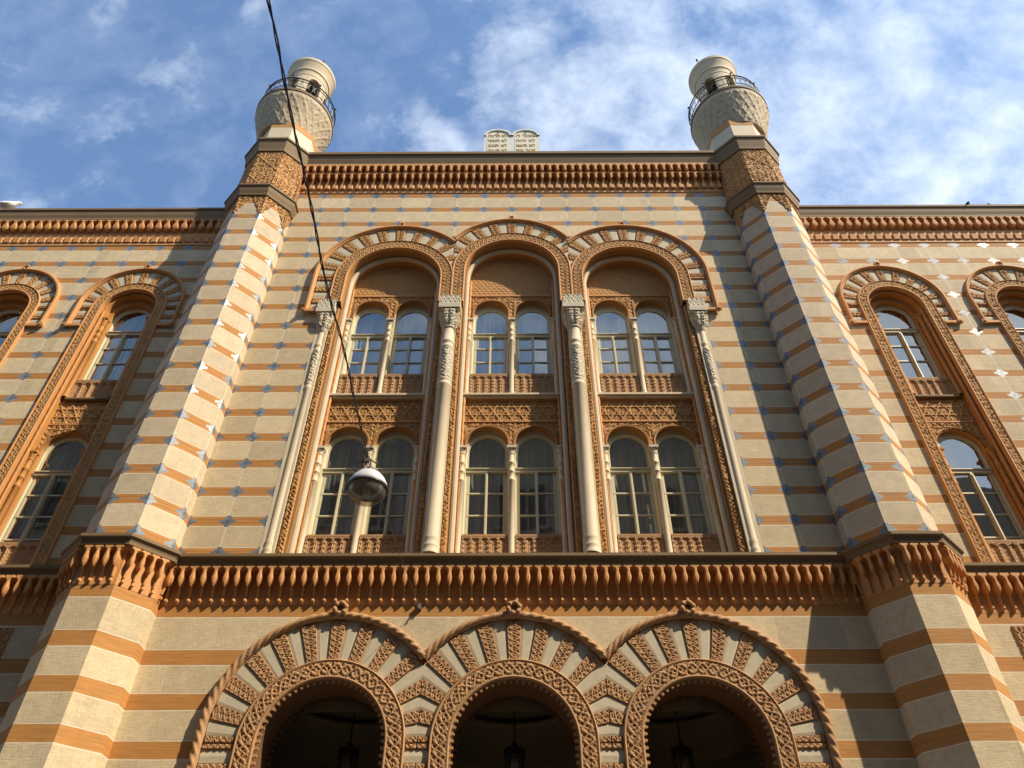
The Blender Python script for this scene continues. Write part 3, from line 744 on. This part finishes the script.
for bi,(cx,r,zs,zb) in enumerate(UP):
    bay=empty('arcade_bay',B)
    side=(cx<-1,cx>1); xc=(1.3275,1.3275)
    if cx<-1: xc=(9,1.3275)
    if cx>1: xc=(1.3275,9)
    hr,hc=(1.60,zs+.30) if cx==0 else (1.80,zs+.12)
    arch_band(bay,cx,r,1.33,zs,14.33,hc,hr-.04,-.03,xc,6,M['carved'],.015,14.05,.085,0,M['cornice'],True,side)
    rosette(bay,cx,hc+hr+.03,-.03,.75,M['cornice'])
    # first order soffit and jamb
    mb=MB(); sweepxz(mb,archpath(cx,r,zs,14.3,32),[(0,-.03),(0,.19)])
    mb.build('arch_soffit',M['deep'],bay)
    mb=MB(); 
    P=archpath(cx,r,zs,8.0,32); r2=r-.095
    mb2=MB(); sweepxz(mb2,archpath(cx,r,zs,8.0,32),[(.0,.185),(-.012,.165),(-.045,.155),(-.080,.165),(-.095,.19),(-.095,.25)])
    mb2.build('white_order',M['cream'],bay)
    mb3=MB(); sweepxz(mb3,archpath(cx,r2,zs,8.0,32),[(0,.25),(0,YP)]); mb3.build('inner_soffit',M['orange'],bay)
    for sx in SY:
        mr=MB(); tube(mr,[(cx+sx*(r2-.024),.30,z) for z in np.arange(8.0,zs+.001,.05)],.028,8,rope=.35,pitch=.22,strands=3); mr.build('rope_moulding',M['cornice'],bay,True)
    # panel wall with four windows
    wu=[(cx-.458,.375,14.46,11.9),(cx+.458,.375,14.46,11.9)]
    wl=[(cx-.458,.385,10.755,8.0),(cx+.458,.385,10.755,8.0)]
    mb=MB(); wallgrid(mb,cx-r,cx+r,11.85,zs,YP,wu); wallgrid(mb,cx-r,cx+r,8.0,11.85,YP,wl)
    a=np.linspace(pi,0,25); 
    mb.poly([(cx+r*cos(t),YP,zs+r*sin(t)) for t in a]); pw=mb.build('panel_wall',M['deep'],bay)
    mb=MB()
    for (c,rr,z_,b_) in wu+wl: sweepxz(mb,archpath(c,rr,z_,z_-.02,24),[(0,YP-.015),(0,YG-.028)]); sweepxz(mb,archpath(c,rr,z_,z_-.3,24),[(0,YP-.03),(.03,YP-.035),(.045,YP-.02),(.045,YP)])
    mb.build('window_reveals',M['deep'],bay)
    for (c,rr,z_,b_) in wu+wl:
        for sx in SY:
            m=MB(); m.box(*sorted([c+sx*rr,c+sx*(rr+.03)]),YP-.02,YG,b_,z_-.021); m.build('cream_jamb',M['wood'],bay)
    # carved fields
    def field(x0,x1,zlo,zhi,pat,depth,st=.018,name='carved_field',mat='carved'):
        nx=int((x1-x0)/st)+1; X=np.linspace(x0,x1,nx); zl=np.array([zlo(x) for x in X]); zh=np.array([zhi(x) for x in X]) if callable(zhi) else np.full(nx,zhi)
        nz=max(3,int((zh-zl).max()/st)); V=np.linspace(0,1,nz); Z=zl[:,None]+np.maximum(zh-zl,.001)[:,None]*V[None]; XX=np.repeat(X[:,None],nz,1)
        m=MB(); m.grid(np.stack([XX,YP-.006-pat(XX,Z)*depth,Z],-1)); return m.build(name,M[mat],bay)
    low=lambda ops,rr,zz: (lambda x: max([zz]+[float(archz(c,q+rr,z_,x)) if abs(x-c)<q+rr else zz for c,q,z_,b_ in ops]))
    field(cx-r2,cx+r2,low(wu,.045,14.14),14.98,lambda X,Z:arab(X-cx,Z,.13,.6),.016)
    def tymp(X,Z):
        q=(Z-15)/.085; row=np.floor(q); p=(X-cx)/.11+.5*(row%2); return np.minimum(1-sst(np.abs(q-np.round(q)),.0,.18),.0)+sst(np.abs(((p)%1)-.5),.0,.3)*sst(.5-np.abs((q%1)-.5),.05,.2)
    field(cx-r2,cx+r2,lambda x:15.03,lambda x:max(15.04,float(archz(cx,r2,zs,x))-.0),tymp,.007,.016)
    for za,zb_ in ((14.985,15.025),(11.80,11.84),(11.255,11.28)):
        m=MB(); m.box(cx-r2,cx+r2,YP-.035,YP,za,zb_); m.build('string_course',M['cornice'],bay)
    field(cx-r2,cx+r2,lambda x:11.285,11.795,lambda X,Z:np.maximum(kag(X-cx,Z-11.54,.21,.085),.45*arab(X,Z,.07)),.026,.013,'star_frieze')
    field(cx-r2,cx+r2,low(wl,.045,10.5),11.25,lambda X,Z:arab(X-cx,Z,.12,.6),.016)
    m=MB(); m.box(cx-r2,cx+r2,YP-.10,YP,11.845,11.885); m.box(cx-r2,cx+r2,YP-.13,YP,11.885,11.93); m.build('stone_ledge',M['cream'],bay)
    # balustrade panels with a row of little arches
    for (c,z0,z1) in [(cx-.458,11.95,12.53),(cx+.458,11.95,12.53),(cx-.458,8.0,8.72),(cx+.458,8.0,8.72)]:
        m=MB(); y=YP-.02; x0,x1=c-.385,c+.385
        m.box(x0,x1,y,y+.06,z0,z1-.04); m.box(x0,x1,y-.035,y+.06,z1-.04,z1)
        nx=int((x1-x0)/.012); nz=int((z1-.05-z0)/.012); X,Z=np.meshgrid(np.linspace(x0,x1,nx),np.linspace(z0,z1-.045,nz),indexing='ij')
        p=((X-x0)/.154)%1-.5; zt=z1-.12-.02
        ar=np.abs(p)*.154; top=zt+np.sqrt(np.clip(.06**2-ar**2,0,None))
        dist=np.where(Z>zt,np.sqrt(ar**2+(Z-zt)**2),ar)
        hole=1-sst(dist,.030,.045); tre=sst(np.sin(2*pi*Z/.09),-.3,.6)*sst(ar,.02,.045)
        H=np.where(dist<.07,.3+.5*tre,.9)*(1-hole)+.15*arab(X,Z,.06); m.grid(np.stack([X,y-.004-.03*H,Z],-1))
        m.build('balustrade_panel',M['carvedlow'],bay)
    # windows and colonnettes
    for c in (cx-.458,cx+.458):
        window(c,.372,14.32,12.2,13.82,YG,(13.44,13.04),False)
        window(c,.385,10.65,8.5,10.18,YG,(9.69,9.22,8.80),True)
    for c in (cx-.915,cx,cx+.915):
        column(c,YP-.05,.05,11.93,14.0,14.16,M['cream'],False,B,'colonnette')
        column(c,YP-.05,.055,8.0,10.42,10.60,M['cream'],False,B,'colonnette')
    # cream outer frame between colonnettes and panes
# piers between the bays
def strip(x,w,y,p):
    m=MB(); X,Z=np.meshgrid(np.linspace(x-w/2,x+w/2,8),np.linspace(8,14.33,460),indexing='ij')
    H=arab(X,Z,.09,.6); H[0]=-1; H[-1]=-1
    m.grid(np.stack([X,y-.022*H,Z],-1)); m.build('carved_strip',M['carved'],p)
for s in SY:
    px=s*1.3275; p=empty('arcade_pier',B); m=MB()
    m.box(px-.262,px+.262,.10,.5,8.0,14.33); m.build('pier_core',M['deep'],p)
    for sx in SY:
        strip(px+sx*.205,.10,.06,p)
        m=MB(); m.box(px+sx*.135-.018,px+sx*.135+.018,.02,.1,8.0,14.33); m.build('cream_fillet',M['cream'],p)
    column(s*1.315,-.03,.124,8.09,13.42,14.33,M['cream'],True,B,'column',1.0)
for s in SY:
    p=empty('arcade_pier',B); m=MB()
    x0,x1=sorted([s*3.70,s*4.12]); m.box(x0,x1,.10,.5,8.0,14.33); m.build('pier_core',M['deep'],p)
    m=MB(); m.box(*sorted([s*3.875,s*4.115]),-.004,.1,8.0,14.05); m.build('cream_pilaster',M['cream'],p)
    strip(s*3.80,.12,.05,p)
    column(s*3.985,.045,.076,8.07,13.42,14.33,M['cream'],True,B,'column',1.35)

# ---- wing windows -----------------------------------------------------------
WPOOL=(MB(),MB())
def wing_unit(cx,s):
    w=empty('wing_window_bay',B); Y=YW
    arch_band(w,cx,.60,.82,14.53,8.0,14.72,1.17-.04,Y,(9,9),5,M['carved'],.018,13.95,.085,0,M['cornice'],True,(True,True),WPOOL)
    rosette(w,cx,14.72+1.17+.03,Y,.8,M['cornice'])
    m=MB(); sweepxz(m,archpath(cx,.60,14.53,8.0,24),[(0,Y-.03),(0,Y+.06),(-.045,Y+.065),(-.055,Y+.05),(-.07,Y+.07),(-.07,Y+.22)]); m.build('window_reveal',M['orange'],w)
    m=MB()
    for sx in SY: tube(m,[(cx+sx*.555,Y+.055,z) for z in np.arange(8,14.54,.05)],.026,8,rope=.35,pitch=.2,strands=3)
    m.build('rope_moulding',M['cornice'],w,True)
    yp=Y+.20
    ops1=[(cx,.43,14.46,12.0)]; ops2=[(cx,.43,10.70,8.0)]
    m=MB(); [m.quad((a,yp,11.9),(b,yp,11.9),(b,yp,14.46),(a,yp,14.46)) for a,b in ((cx-.54,cx-.43),(cx+.43,cx+.54))]; m.quad((cx-.43,yp,11.9),(cx+.43,yp,11.9),(cx+.43,yp,12.0),(cx-.43,yp,12.0)); wallgrid(m,cx-.54,cx+.54,8.0,11.9,yp,ops2)
    for t0,t1 in zip(np.linspace(pi,0,17)[:-1],np.linspace(pi,0,17)[1:]):
        m.quad((cx+.43*cos(t0),yp,14.46+.43*sin(t0)),(cx+.43*cos(t1),yp,14.46+.43*sin(t1)),(cx+.56*cos(t1),yp,14.46+.60*sin(t1)),(cx+.56*cos(t0),yp,14.46+.60*sin(t0)))
    m.build('panel_wall',M['orange'],w)
    m=MB()
    for c,rr,z_,b_ in ops1+ops2: sweepxz(m,archpath(c,rr,z_,b_,24),[(0,yp),(0,Y+.32)])
    m.build('window_reveals',M['orange'],w)
    def fld(zlo,zhi,pat,dep,name,st=.016):
        X=np.linspace(cx-.53,cx+.53,int(1.06/st)); zl=np.array([zlo(x) for x in X]); nz=max(3,int((zhi-zl.min())/st)); V=np.linspace(0,1,nz)
        Z=zl[:,None]+(zhi-zl)[:,None]*V[None]; XX=np.repeat(X[:,None],nz,1)
        q=MB(); q.grid(np.stack([XX,yp-.006-pat(XX,Z)*dep,Z],-1)); q.build(name,M['carved'],w)
    fld(lambda x:11.33,11.88,lambda X,Z:np.maximum(kag(X-cx,Z-11.6,.21,.085),.45*arab(X,Z,.07)),.026,'star_frieze',.014)
    fld(lambda x:float(archz(cx,.45,10.70,x)) if abs(x-cx)<.45 else 10.62,11.30,lambda X,Z:arab(X-cx,Z,.12,.6),.018,'carved_field')
    m=MB(); m.box(cx-.53,cx+.53,yp-.03,yp,11.30,11.33); m.build('string_course',M['cornice'],w); m=MB(); m.box(cx-.44,cx+.44,yp-.09,yp,11.93,11.97); m.build('metal_sill',M['metal'],w)
    for z0,z1 in ((11.98,12.50),(8.0,8.66)):
        m=MB(); y=yp+.0; x0,x1=cx-.43,cx+.43
        m.box(x0,x1,y,y+.07,z0,z1-.04); m.box(x0,x1,y-.04,y+.1,z1-.04,z1)
        X,Z=np.meshgrid(np.linspace(x0,x1,64),np.linspace(z0,z1-.045,40),indexing='ij')
        p=((X-x0)/.172)%1-.5; ar=np.abs(p)*.172; zt=z1-.16
        dist=np.where(Z>zt,np.sqrt(ar**2+(Z-zt)**2),ar); hole=1-sst(dist,.03,.05)
        H=np.where(dist<.075,.4,.9)*(1-hole)+.2*arab(X,Z,.07); m.grid(np.stack([X,y-.004-.035*H,Z],-1)); m.build('balustrade_panel',M['carvedlow'],w)
    window(cx,.40,14.42,12.4,14.02,Y+.33,(13.57,13.12),False)
    window(cx,.40,10.66,8.4,10.20,Y+.33,(9.73,9.27,8.80),True)
    for sx in SY:
        column(cx+sx*.485,Y+.15,.045,12.0,14.12,14.36,M['orange'],False,B,'colonnette')
        column(cx+sx*.485,Y+.15,.045,8.0,10.40,10.62,M['orange'],False,B,'colonnette')
    # ground-floor surround
    m=MB()
    def band(x0,x1,z0,z1,vert):
        nx=max(4,int((x1-x0)/.016)); nz=max(4,int((z1-z0)/.016)); X,Z=np.meshgrid(np.linspace(x0,x1,nx),np.linspace(z0,z1,nz),indexing='ij')
        tt=((X-(x0+x1)/2)/((x1-x0)/2)) if vert else ((Z-(z0+z1)/2)/((z1-z0)/2)); sc=Z if vert else X
        H=border(inter(sc,tt,.26),tt,.9); H[0]=-1;H[-1]=-1;H[:,0]=-1;H[:,-1]=-1; m.grid(np.stack([X,Y-.02-.018*H,Z],-1))
    band(cx-.80,cx-.62,1.0,7.02,True); band(cx+.62,cx+.80,1.0,7.02,True); band(cx-.62,cx+.62,6.84,7.02,False)
    m.build('ground_floor_surround',M['carvedlow'],w)
    m=MB(); sweepxz(m,archpath(cx,.55,5.6,1.6,24),[(0,Y),(0,Y+.3)]); m.build('ground_floor_reveal',M['orange'],w)
    window(cx,.55,5.6,1.6,4.6,Y+.3,(2.4,3.2,4.0),True)
for s in SY:
    for c in WC: wing_unit(s*c,s)
tag(WPOOL[0].build('carved_voussoir',M['carved'],B),kind='stuff'); tag(WPOOL[1].build('cream_voussoir',M['voussoir'],B),kind='stuff')

# ---- portal arches ----------------------------------------------------------
for i,(cx,r,zs,zb) in enumerate(LO):
    p=empty('portal_arch',B)
    xc=(1.3225,1.3225); side=(cx<-1,cx>1)
    if cx<-1: xc=(9,1.3225)
    if cx>1: xc=(1.3225,9)
    arch_band(p,cx,r,1.15,zs,3.2,5.38,1.66,-.03,xc,6,M['carvedlow'],.0125,3.2,.098,1,M['carvedlow'],None,side)
    rosette(p,cx,7.135,-.03,1.15,M['carvedlow'])
    # scalloped edge, front and inner
    def scallops(Y,rr,amp,depth,mat,name):
        P,sl=resample(archpath(cx,rr,zs,3.2,64),.005); Nn=normals2(P)
        L=sl[-1]; k=round(L/.094); ph=sl/L*k
        e=np.abs(((ph)%1)-.5)*2; cut=amp*np.sqrt(np.clip(1-((1-e)/.66)**2,0,1)); nose=amp*.0*e
        inn=-amp+cut-nose
        m=MB(); A=P; Bp=P+Nn*inn[:,None]
        G=np.stack([np.stack([A[:,0],np.full(len(A),Y),A[:,1]],-1),np.stack([Bp[:,0],np.full(len(A),Y),Bp[:,1]],-1),np.stack([Bp[:,0],np.full(len(A),Y+depth),Bp[:,1]],-1),np.stack([A[:,0],np.full(len(A),Y+depth),A[:,1]],-1)],1)
        m.grid(G); return m.build(name,mat,p)
    scallops(-.05,r+.005,.062,.05,M['carvedlow'],'scalloped_edge')
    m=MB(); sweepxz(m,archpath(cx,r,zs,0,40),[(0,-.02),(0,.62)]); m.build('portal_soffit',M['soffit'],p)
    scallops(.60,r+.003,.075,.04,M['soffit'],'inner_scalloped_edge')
# porch behind: back wall, domed ceilings
m=MB()
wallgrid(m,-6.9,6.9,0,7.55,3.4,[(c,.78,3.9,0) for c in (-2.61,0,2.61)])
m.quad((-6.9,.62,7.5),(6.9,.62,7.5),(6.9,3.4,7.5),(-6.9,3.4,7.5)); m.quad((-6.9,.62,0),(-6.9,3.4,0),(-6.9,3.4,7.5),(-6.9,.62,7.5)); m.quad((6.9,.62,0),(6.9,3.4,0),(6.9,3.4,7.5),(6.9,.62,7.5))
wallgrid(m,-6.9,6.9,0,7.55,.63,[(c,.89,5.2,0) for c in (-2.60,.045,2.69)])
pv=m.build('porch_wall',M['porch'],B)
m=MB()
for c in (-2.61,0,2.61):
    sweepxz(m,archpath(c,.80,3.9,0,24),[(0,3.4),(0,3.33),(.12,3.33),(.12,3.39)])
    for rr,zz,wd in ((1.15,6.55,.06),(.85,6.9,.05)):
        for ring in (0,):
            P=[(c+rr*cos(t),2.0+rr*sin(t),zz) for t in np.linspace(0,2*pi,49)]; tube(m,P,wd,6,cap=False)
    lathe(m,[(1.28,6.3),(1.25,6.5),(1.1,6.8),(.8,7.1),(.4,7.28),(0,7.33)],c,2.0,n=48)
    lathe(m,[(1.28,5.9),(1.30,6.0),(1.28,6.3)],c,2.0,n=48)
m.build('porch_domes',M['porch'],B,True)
m=MB()
for c in (-2.61,0,2.61): m.box(c-.82,c+.82,3.55,3.6,0,4.75)
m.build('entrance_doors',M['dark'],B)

# ------------------------------------------------------------------ separate things
# lanterns hanging in the portal arches
lan=[(-2.58,'dark iron lantern hanging in the left portal arch'),(.045,'dark iron lantern hanging in the middle portal arch'),(2.69,'dark iron lantern hanging in the right portal arch')]
src=None
for x,lb in lan:
    if src is None:
        L=empty('hanging_lantern',None,(x,1.85,4.6)); 
        m=MB(); tube(m,[(0,0,1.2),(0,0,2.62)],.013,6); m.build('rod',M['iron'],L)
        m=MB()
        an=np.linspace(0,2*pi,7); 
        lathe(m,[(0,1.24),(.04,1.22),(.06,1.14),(.17,1.12),(.175,1.0),(.14,.98)],0,0,n=8); lathe(m,[(.14,.12),(.16,.10),(.12,0),(0,-.06)],0,0,n=6)
        for a in an[:-1]: tube(m,[(.145*cos(a),.145*sin(a),.1),(.145*cos(a),.145*sin(a),1.02)],.012,5)
        for z in (.4,.72): 
            P=[(.145*cos(a),.145*sin(a),z) for a in an]; tube(m,P,.007,4,cap=False)
        m.build('cage',M['iron'],L)
        m=MB(); lathe(m,[(.132,.12),(.132,1.0)],0,0,n=6); m.build('glass',M['lampglass'],L)
        src=L; o=L
    else:
        o=src.copy(); COL.objects.link(o); o.location=(x,1.85,4.6)
        for ch in src.children:
            c=ch.copy(); COL.objects.link(c); c.parent=o
    tag(o,lb,'lantern','lanterns hanging in the portal arches')

# span cable: thin wire from wall hook to lamp, twisted pair from lamp across the street
hook=np.array([-1.41,-.05,7.19]); top=np.array([-1.63,-4.0,7.02]); far=np.array([-1.655,-13.95,7.35])
CB=empty('overhead_cable',None,tuple(top)); tag(CB,'black twisted cable running across the street above, holding the dome lamp','cable')
CB.location=(0,0,0)
m=MB(); tt=np.linspace(0,1,30)
sag=lambda a,b,t,s_: a+(b-a)*t-np.array([0,0,s_])*4*t*(1-t)
tube(m,[sag(hook,top,t,.03) for t in tt],.004,6)
m.box(hook[0]-.03,hook[0]+.03,-.07,0,7.15,7.24); tube(m,[hook+np.array([0,.05,0]),hook+np.array([0,-.04,.0]),hook+np.array([.0,-.06,-.05])],.012,6)
m.build('steel_wire',M['wire'],CB)
T_=np.linspace(0,1,420); base=np.array([sag(top,far,t,.10) for t in T_]); Lc=np.linalg.norm(far-top)
wob=.02*np.sin(T_*Lc*1.7)+.012*np.sin(T_*Lc*3.9+1)
for k,(rr,mt,nm,ofs) in enumerate(((.0055,'cable','support_strand',0),(.0068,'cable','power_strand',pi),(.0035,'wire','bare_strand',2.2))):
    ph=T_*Lc*2*pi/.55+ofs
    P=base+np.stack([.007*np.cos(ph)+wob*.6+.05*T_*(1-T_)*2,np.zeros_like(ph),.011*np.sin(ph)],1)
    m=MB(); tube(m,P,rr,6); m.build(nm,M[mt],CB)
# street lamp
LP=empty('street_lamp',None,(-1.57,-4.0,6.60)); tag(LP,'white enamel dome street lamp with glass bowl hanging from the cable before the left bay','street lamp')
m=MB(); lathe(m,[(.05,.20),(.09,.195),(.135,.17),(.18,.115),(.212,.05),(.226,-.01),(.222,-.012),(.20,.04)],0,0,n=40); m.build('shade',M['white'],LP,True)
m=MB(); lathe(m,[(.222,.0),(.233,-.006),(.233,-.03),(.222,-.034),(.212,-.02)],0,0,n=40); m.build('rim',M['rim'],LP,True)
m=MB(); lathe(m,[(.214,-.02),(.205,-.08),(.17,-.135),(.11,-.175),(.05,-.19),(0,-.193)],0,0,n=32); m.build('glass_bowl',M['lampglass'],LP,True)
m=MB(); lathe(m,[(.20,.03),(.16,.09),(.10,.14),(0,.16)],0,0,n=24); m.build('reflector',M['lampin'],LP,True)
m=MB(); lathe(m,[(0,-.10),(.03,-.095),(.05,-.05),(.045,0),(.022,.05),(.022,.12),(0,.13)],0,0,n=14); m.build('bulb',plain('milky_bulb',(.6,.56,.48),.3,.03,3,0),LP,True)
m=MB(); lathe(m,[(0,.29),(.03,.29),(.04,.27),(.04,.2),(.055,.195)],0,0,n=14); tube(m,[(0,0,.28),(-.01,0,.36),(-.05,0,.42)],.01,6); m.box(-.07,-.03,-.02,.02,.36,.44); m.build('neck',M['wire'],LP)
m=MB()
tube(m,[(-.05+.02*sin(t*3),.02*cos(t*2),.44-.0*t) for t in (0,.1)]+[(.0,0,.38),(.07,0,.33),(.11,0,.26),(.115,0,.2),(.10,0,.17)],.008,6)
tube(m,[(-.12+.075*cos(t),.0+.02*t/6,.30+.075*sin(t)) for t in np.linspace(0,2*pi*1.6,40)],.005,5)
tube(m,[(-.05,0,.40),(-.09,0,.375),(-.12,0,.375)],.006,5)
tube(m,[(-.05,0,.42),(-.06,.0,.5),(-.03,.0,.6)],.006,5)
m.build('supply_cable',M['cable'],LP)

# birds on the eaves
def bird(x,y,z,rz,sc,mat,lb,matb=None,lean=0):
    o=empty('bird',None,(x,y,z)); o.rotation_euler=(0,lean,rz); o.scale=(sc,)*3
    m=MB(); T=np.array([(-.16,0,.05),(-.10,0,.075),(-.04,0,.10),(.02,0,.12),(.06,0,.15),(.085,0,.185),(.105,0,.205),(.125,0,.205),(.15,0,.20)])
    tube(m,T,np.array([.008,.022,.045,.055,.045,.03,.03,.02,.004]),10); m.build('body',mat,o,True)
    m=MB()
    for sy in (-.02,.02): tube(m,[(.0,sy,.08),(.005,sy,.0),(.03,sy,.0)],.006,5)
    m.build('legs',M['rim'],o)
    m=MB()
    for sy in SY: m.grid(np.array([[(.05,sy*.045,.14),(.03,sy*.058,.10)],[(-.04,sy*.048,.12),(-.05,sy*.052,.08)],[(-.14,sy*.02,.065),(-.15,sy*.02,.055)]]))
    m.build('wings',matb or mat,o)
    tag(o,lb,'bird','birds on the eaves'); return o
bird(11.50,.10,18.10,radians(70),.85,M['feather'],'larger dark bird perched upright on the right wing eaves')
bird(12.06,.10,18.10,radians(200),.5,M['feather'],'smaller dark bird near the right edge of the right wing eaves')
bird(-12.83,.08,18.10,radians(20),1.9,M['gull'],'white bird on the left wing eaves at the far left edge',M['gull'])

# street, pavements, opposite building
m=MB(); m.quad((-400,-400,-.02),(400,-400,-.02),(400,400,-.02),(-400,400,-.02)); tag(m.build('ground',M['ground']),kind='structure')
m=MB(); m.quad((-60,-11.5,0),(60,-11.5,0),(60,-2.6,0),(-60,-2.6,0)); tag(m.build('street',M['asphalt']),kind='structure')
for y0,y1 in ((-2.6,3.9),(-14,-11.5)):
    m=MB(); m.box(-60,60,y0,y1,-.1,.12); tag(m.build('pavement',M['paving']),kind='structure')
OB=empty('apartment_building',None,(0,-18,0)); tag(OB,'grey apartment building across the street, seen only mirrored in the window glass','building')
m=MB(); m.box(-70,16,-9,3.95,0,23.6); m.box(-70,16,3.95,4.15,23.3,23.7); m.build('facade',M['render'],OB)
m=MB(); m.box(16.02,70,-9,3.95,0,20.3); m.build('low_wing',M['render'],OB)
wsrc=None
for fl in range(5):
    for kx in range(13):
        x=-24+kx*3; z=2.2+fl*4
        if x>15: continue
        if wsrc is None:
            m=MB(); m.box(-.65,.65,0,.06,0,2.1); m.box(-.04,.04,.06,.1,0,2.1); m.box(-.75,.75,0,.16,-.14,-.01); wsrc=m.build('window',M['render'],OB); 
            wsrc.location=(x,3.97,z)
            m=MB(); m.quad((-.58,.07,.07),(-.05,.07,.07),(-.05,.07,2.03),(-.58,.07,2.03)); m.quad((.05,.07,.07),(.58,.07,.07),(.58,.07,2.03),(.05,.07,2.03)); gsrc=m.build('pane',M['dark'],wsrc)
        else:
            o=wsrc.copy(); COL.objects.link(o); o.parent=OB; o.location=(x,3.97,z)
            g=gsrc.copy(); COL.objects.link(g); g.parent=o

# ------------------------------------------------------------------ world, sun, camera
w=bpy.data.worlds.new('World'); S.world=w; w.use_nodes=True; nt=w.node_tree; n=N(nt)
SUN=Vector((1.76,-1,2.05)).normalized(); el=math.asin(SUN.z); az=atan2(SUN.x,SUN.y)
sky=n('ShaderNodeTexSky',sky_type='NISHITA'); sky.sun_disc=False; sky.sun_elevation=el; sky.sun_rotation=az
sky.air_density=1.0; sky.dust_density=.8; sky.ozone_density=2.5
tc=n('ShaderNodeTexCoord').outputs['Generated']
mp=n('ShaderNodeMapping'); n.link(tc,mp.inputs[0]); mp.inputs['Scale'].default_value=(2.2,3.2,2.0); mp.inputs['Rotation'].default_value=(.3,.5,.35); mp.inputs['Location'].default_value=(.35,.2,.1)
c1=n('ShaderNodeTexNoise'); c1.inputs['Scale'].default_value=1.5; c1.inputs['Detail'].default_value=9; c1.inputs['Roughness'].default_value=.6; c1.inputs['Distortion'].default_value=.2; n.link(mp.outputs[0],c1.inputs['Vector'])
c2=n('ShaderNodeTexNoise'); c2.inputs['Scale'].default_value=6.; c2.inputs['Detail'].default_value=8; c2.inputs['Roughness'].default_value=.62; c2.inputs['Distortion'].default_value=.15; n.link(mp.outputs[0],c2.inputs['Vector'])
sx=n('ShaderNodeSeparateXYZ'); n.link(tc,sx.inputs[0])
bias=n.ramp(sx.outputs[0],-.35,.45,-.09,.12)
f=n.math('ADD',n.math('ADD',n.math('MULTIPLY',c1.outputs['Fac'],.68),n.math('MULTIPLY',c2.outputs['Fac'],.32)),bias)
fac=n.math('ADD',n.ramp(f,.45,.76,.04,.80),n.ramp(c2.outputs['Fac'],  .42,.72,0,.12)); fac.node.use_clamp=True
bg=nt.nodes['Background']
tn=n('ShaderNodeMix',data_type='RGBA',blend_type='MULTIPLY'); tn.inputs[0].default_value=1; n.link(sky.outputs[0],tn.inputs[6]); tn.inputs[7].default_value=(.90,1.13,1.26,1)
cl=n.mix(fac,tn.outputs[2],(6.6,7.2,8.0))
n.link(cl,bg.inputs[0]); bg.inputs[1].default_value=.14
sd=bpy.data.lights.new('sun','SUN'); sd.energy=5.0; sd.angle=radians(.53); sd.color=(1,.87,.68)
so=bpy.data.objects.new('sun',sd); COL.objects.link(so); so.rotation_euler=SUN.to_track_quat('Z','Y').to_euler(); so.location=(20,-20,30)

p,r_,yw=radians(43.2),radians(.03),radians(-.307)
fwd=Vector((sin(yw)*cos(p),cos(yw)*cos(p),sin(p))); rt0=Vector((cos(yw),-sin(yw),0)); up0=rt0.cross(fwd)
rt=cos(r_)*rt0+sin(r_)*up0; up=-sin(r_)*rt0+cos(r_)*up0
cd=bpy.data.cameras.new('camera'); cd.sensor_width=36; cd.lens=769*36/1024; cd.clip_end=1500; cd.clip_start=.05
co=bpy.data.objects.new('camera',cd); COL.objects.link(co)
co.matrix_world=Matrix(((rt.x,up.x,-fwd.x,.071),(rt.y,up.y,-fwd.y,-11.),(rt.z,up.z,-fwd.z,1.6),(0,0,0,1)))
S.camera=co
vs=S.view_settings; S.display_settings.display_device='sRGB'; vs.view_transform='Standard'; vs.look='None'; vs.exposure=.42; vs.gamma=1; vs.use_curve_mapping=False
S.cycles.max_bounces=6; S.cycles.diffuse_bounces=3; S.cycles.transparent_max_bounces=8
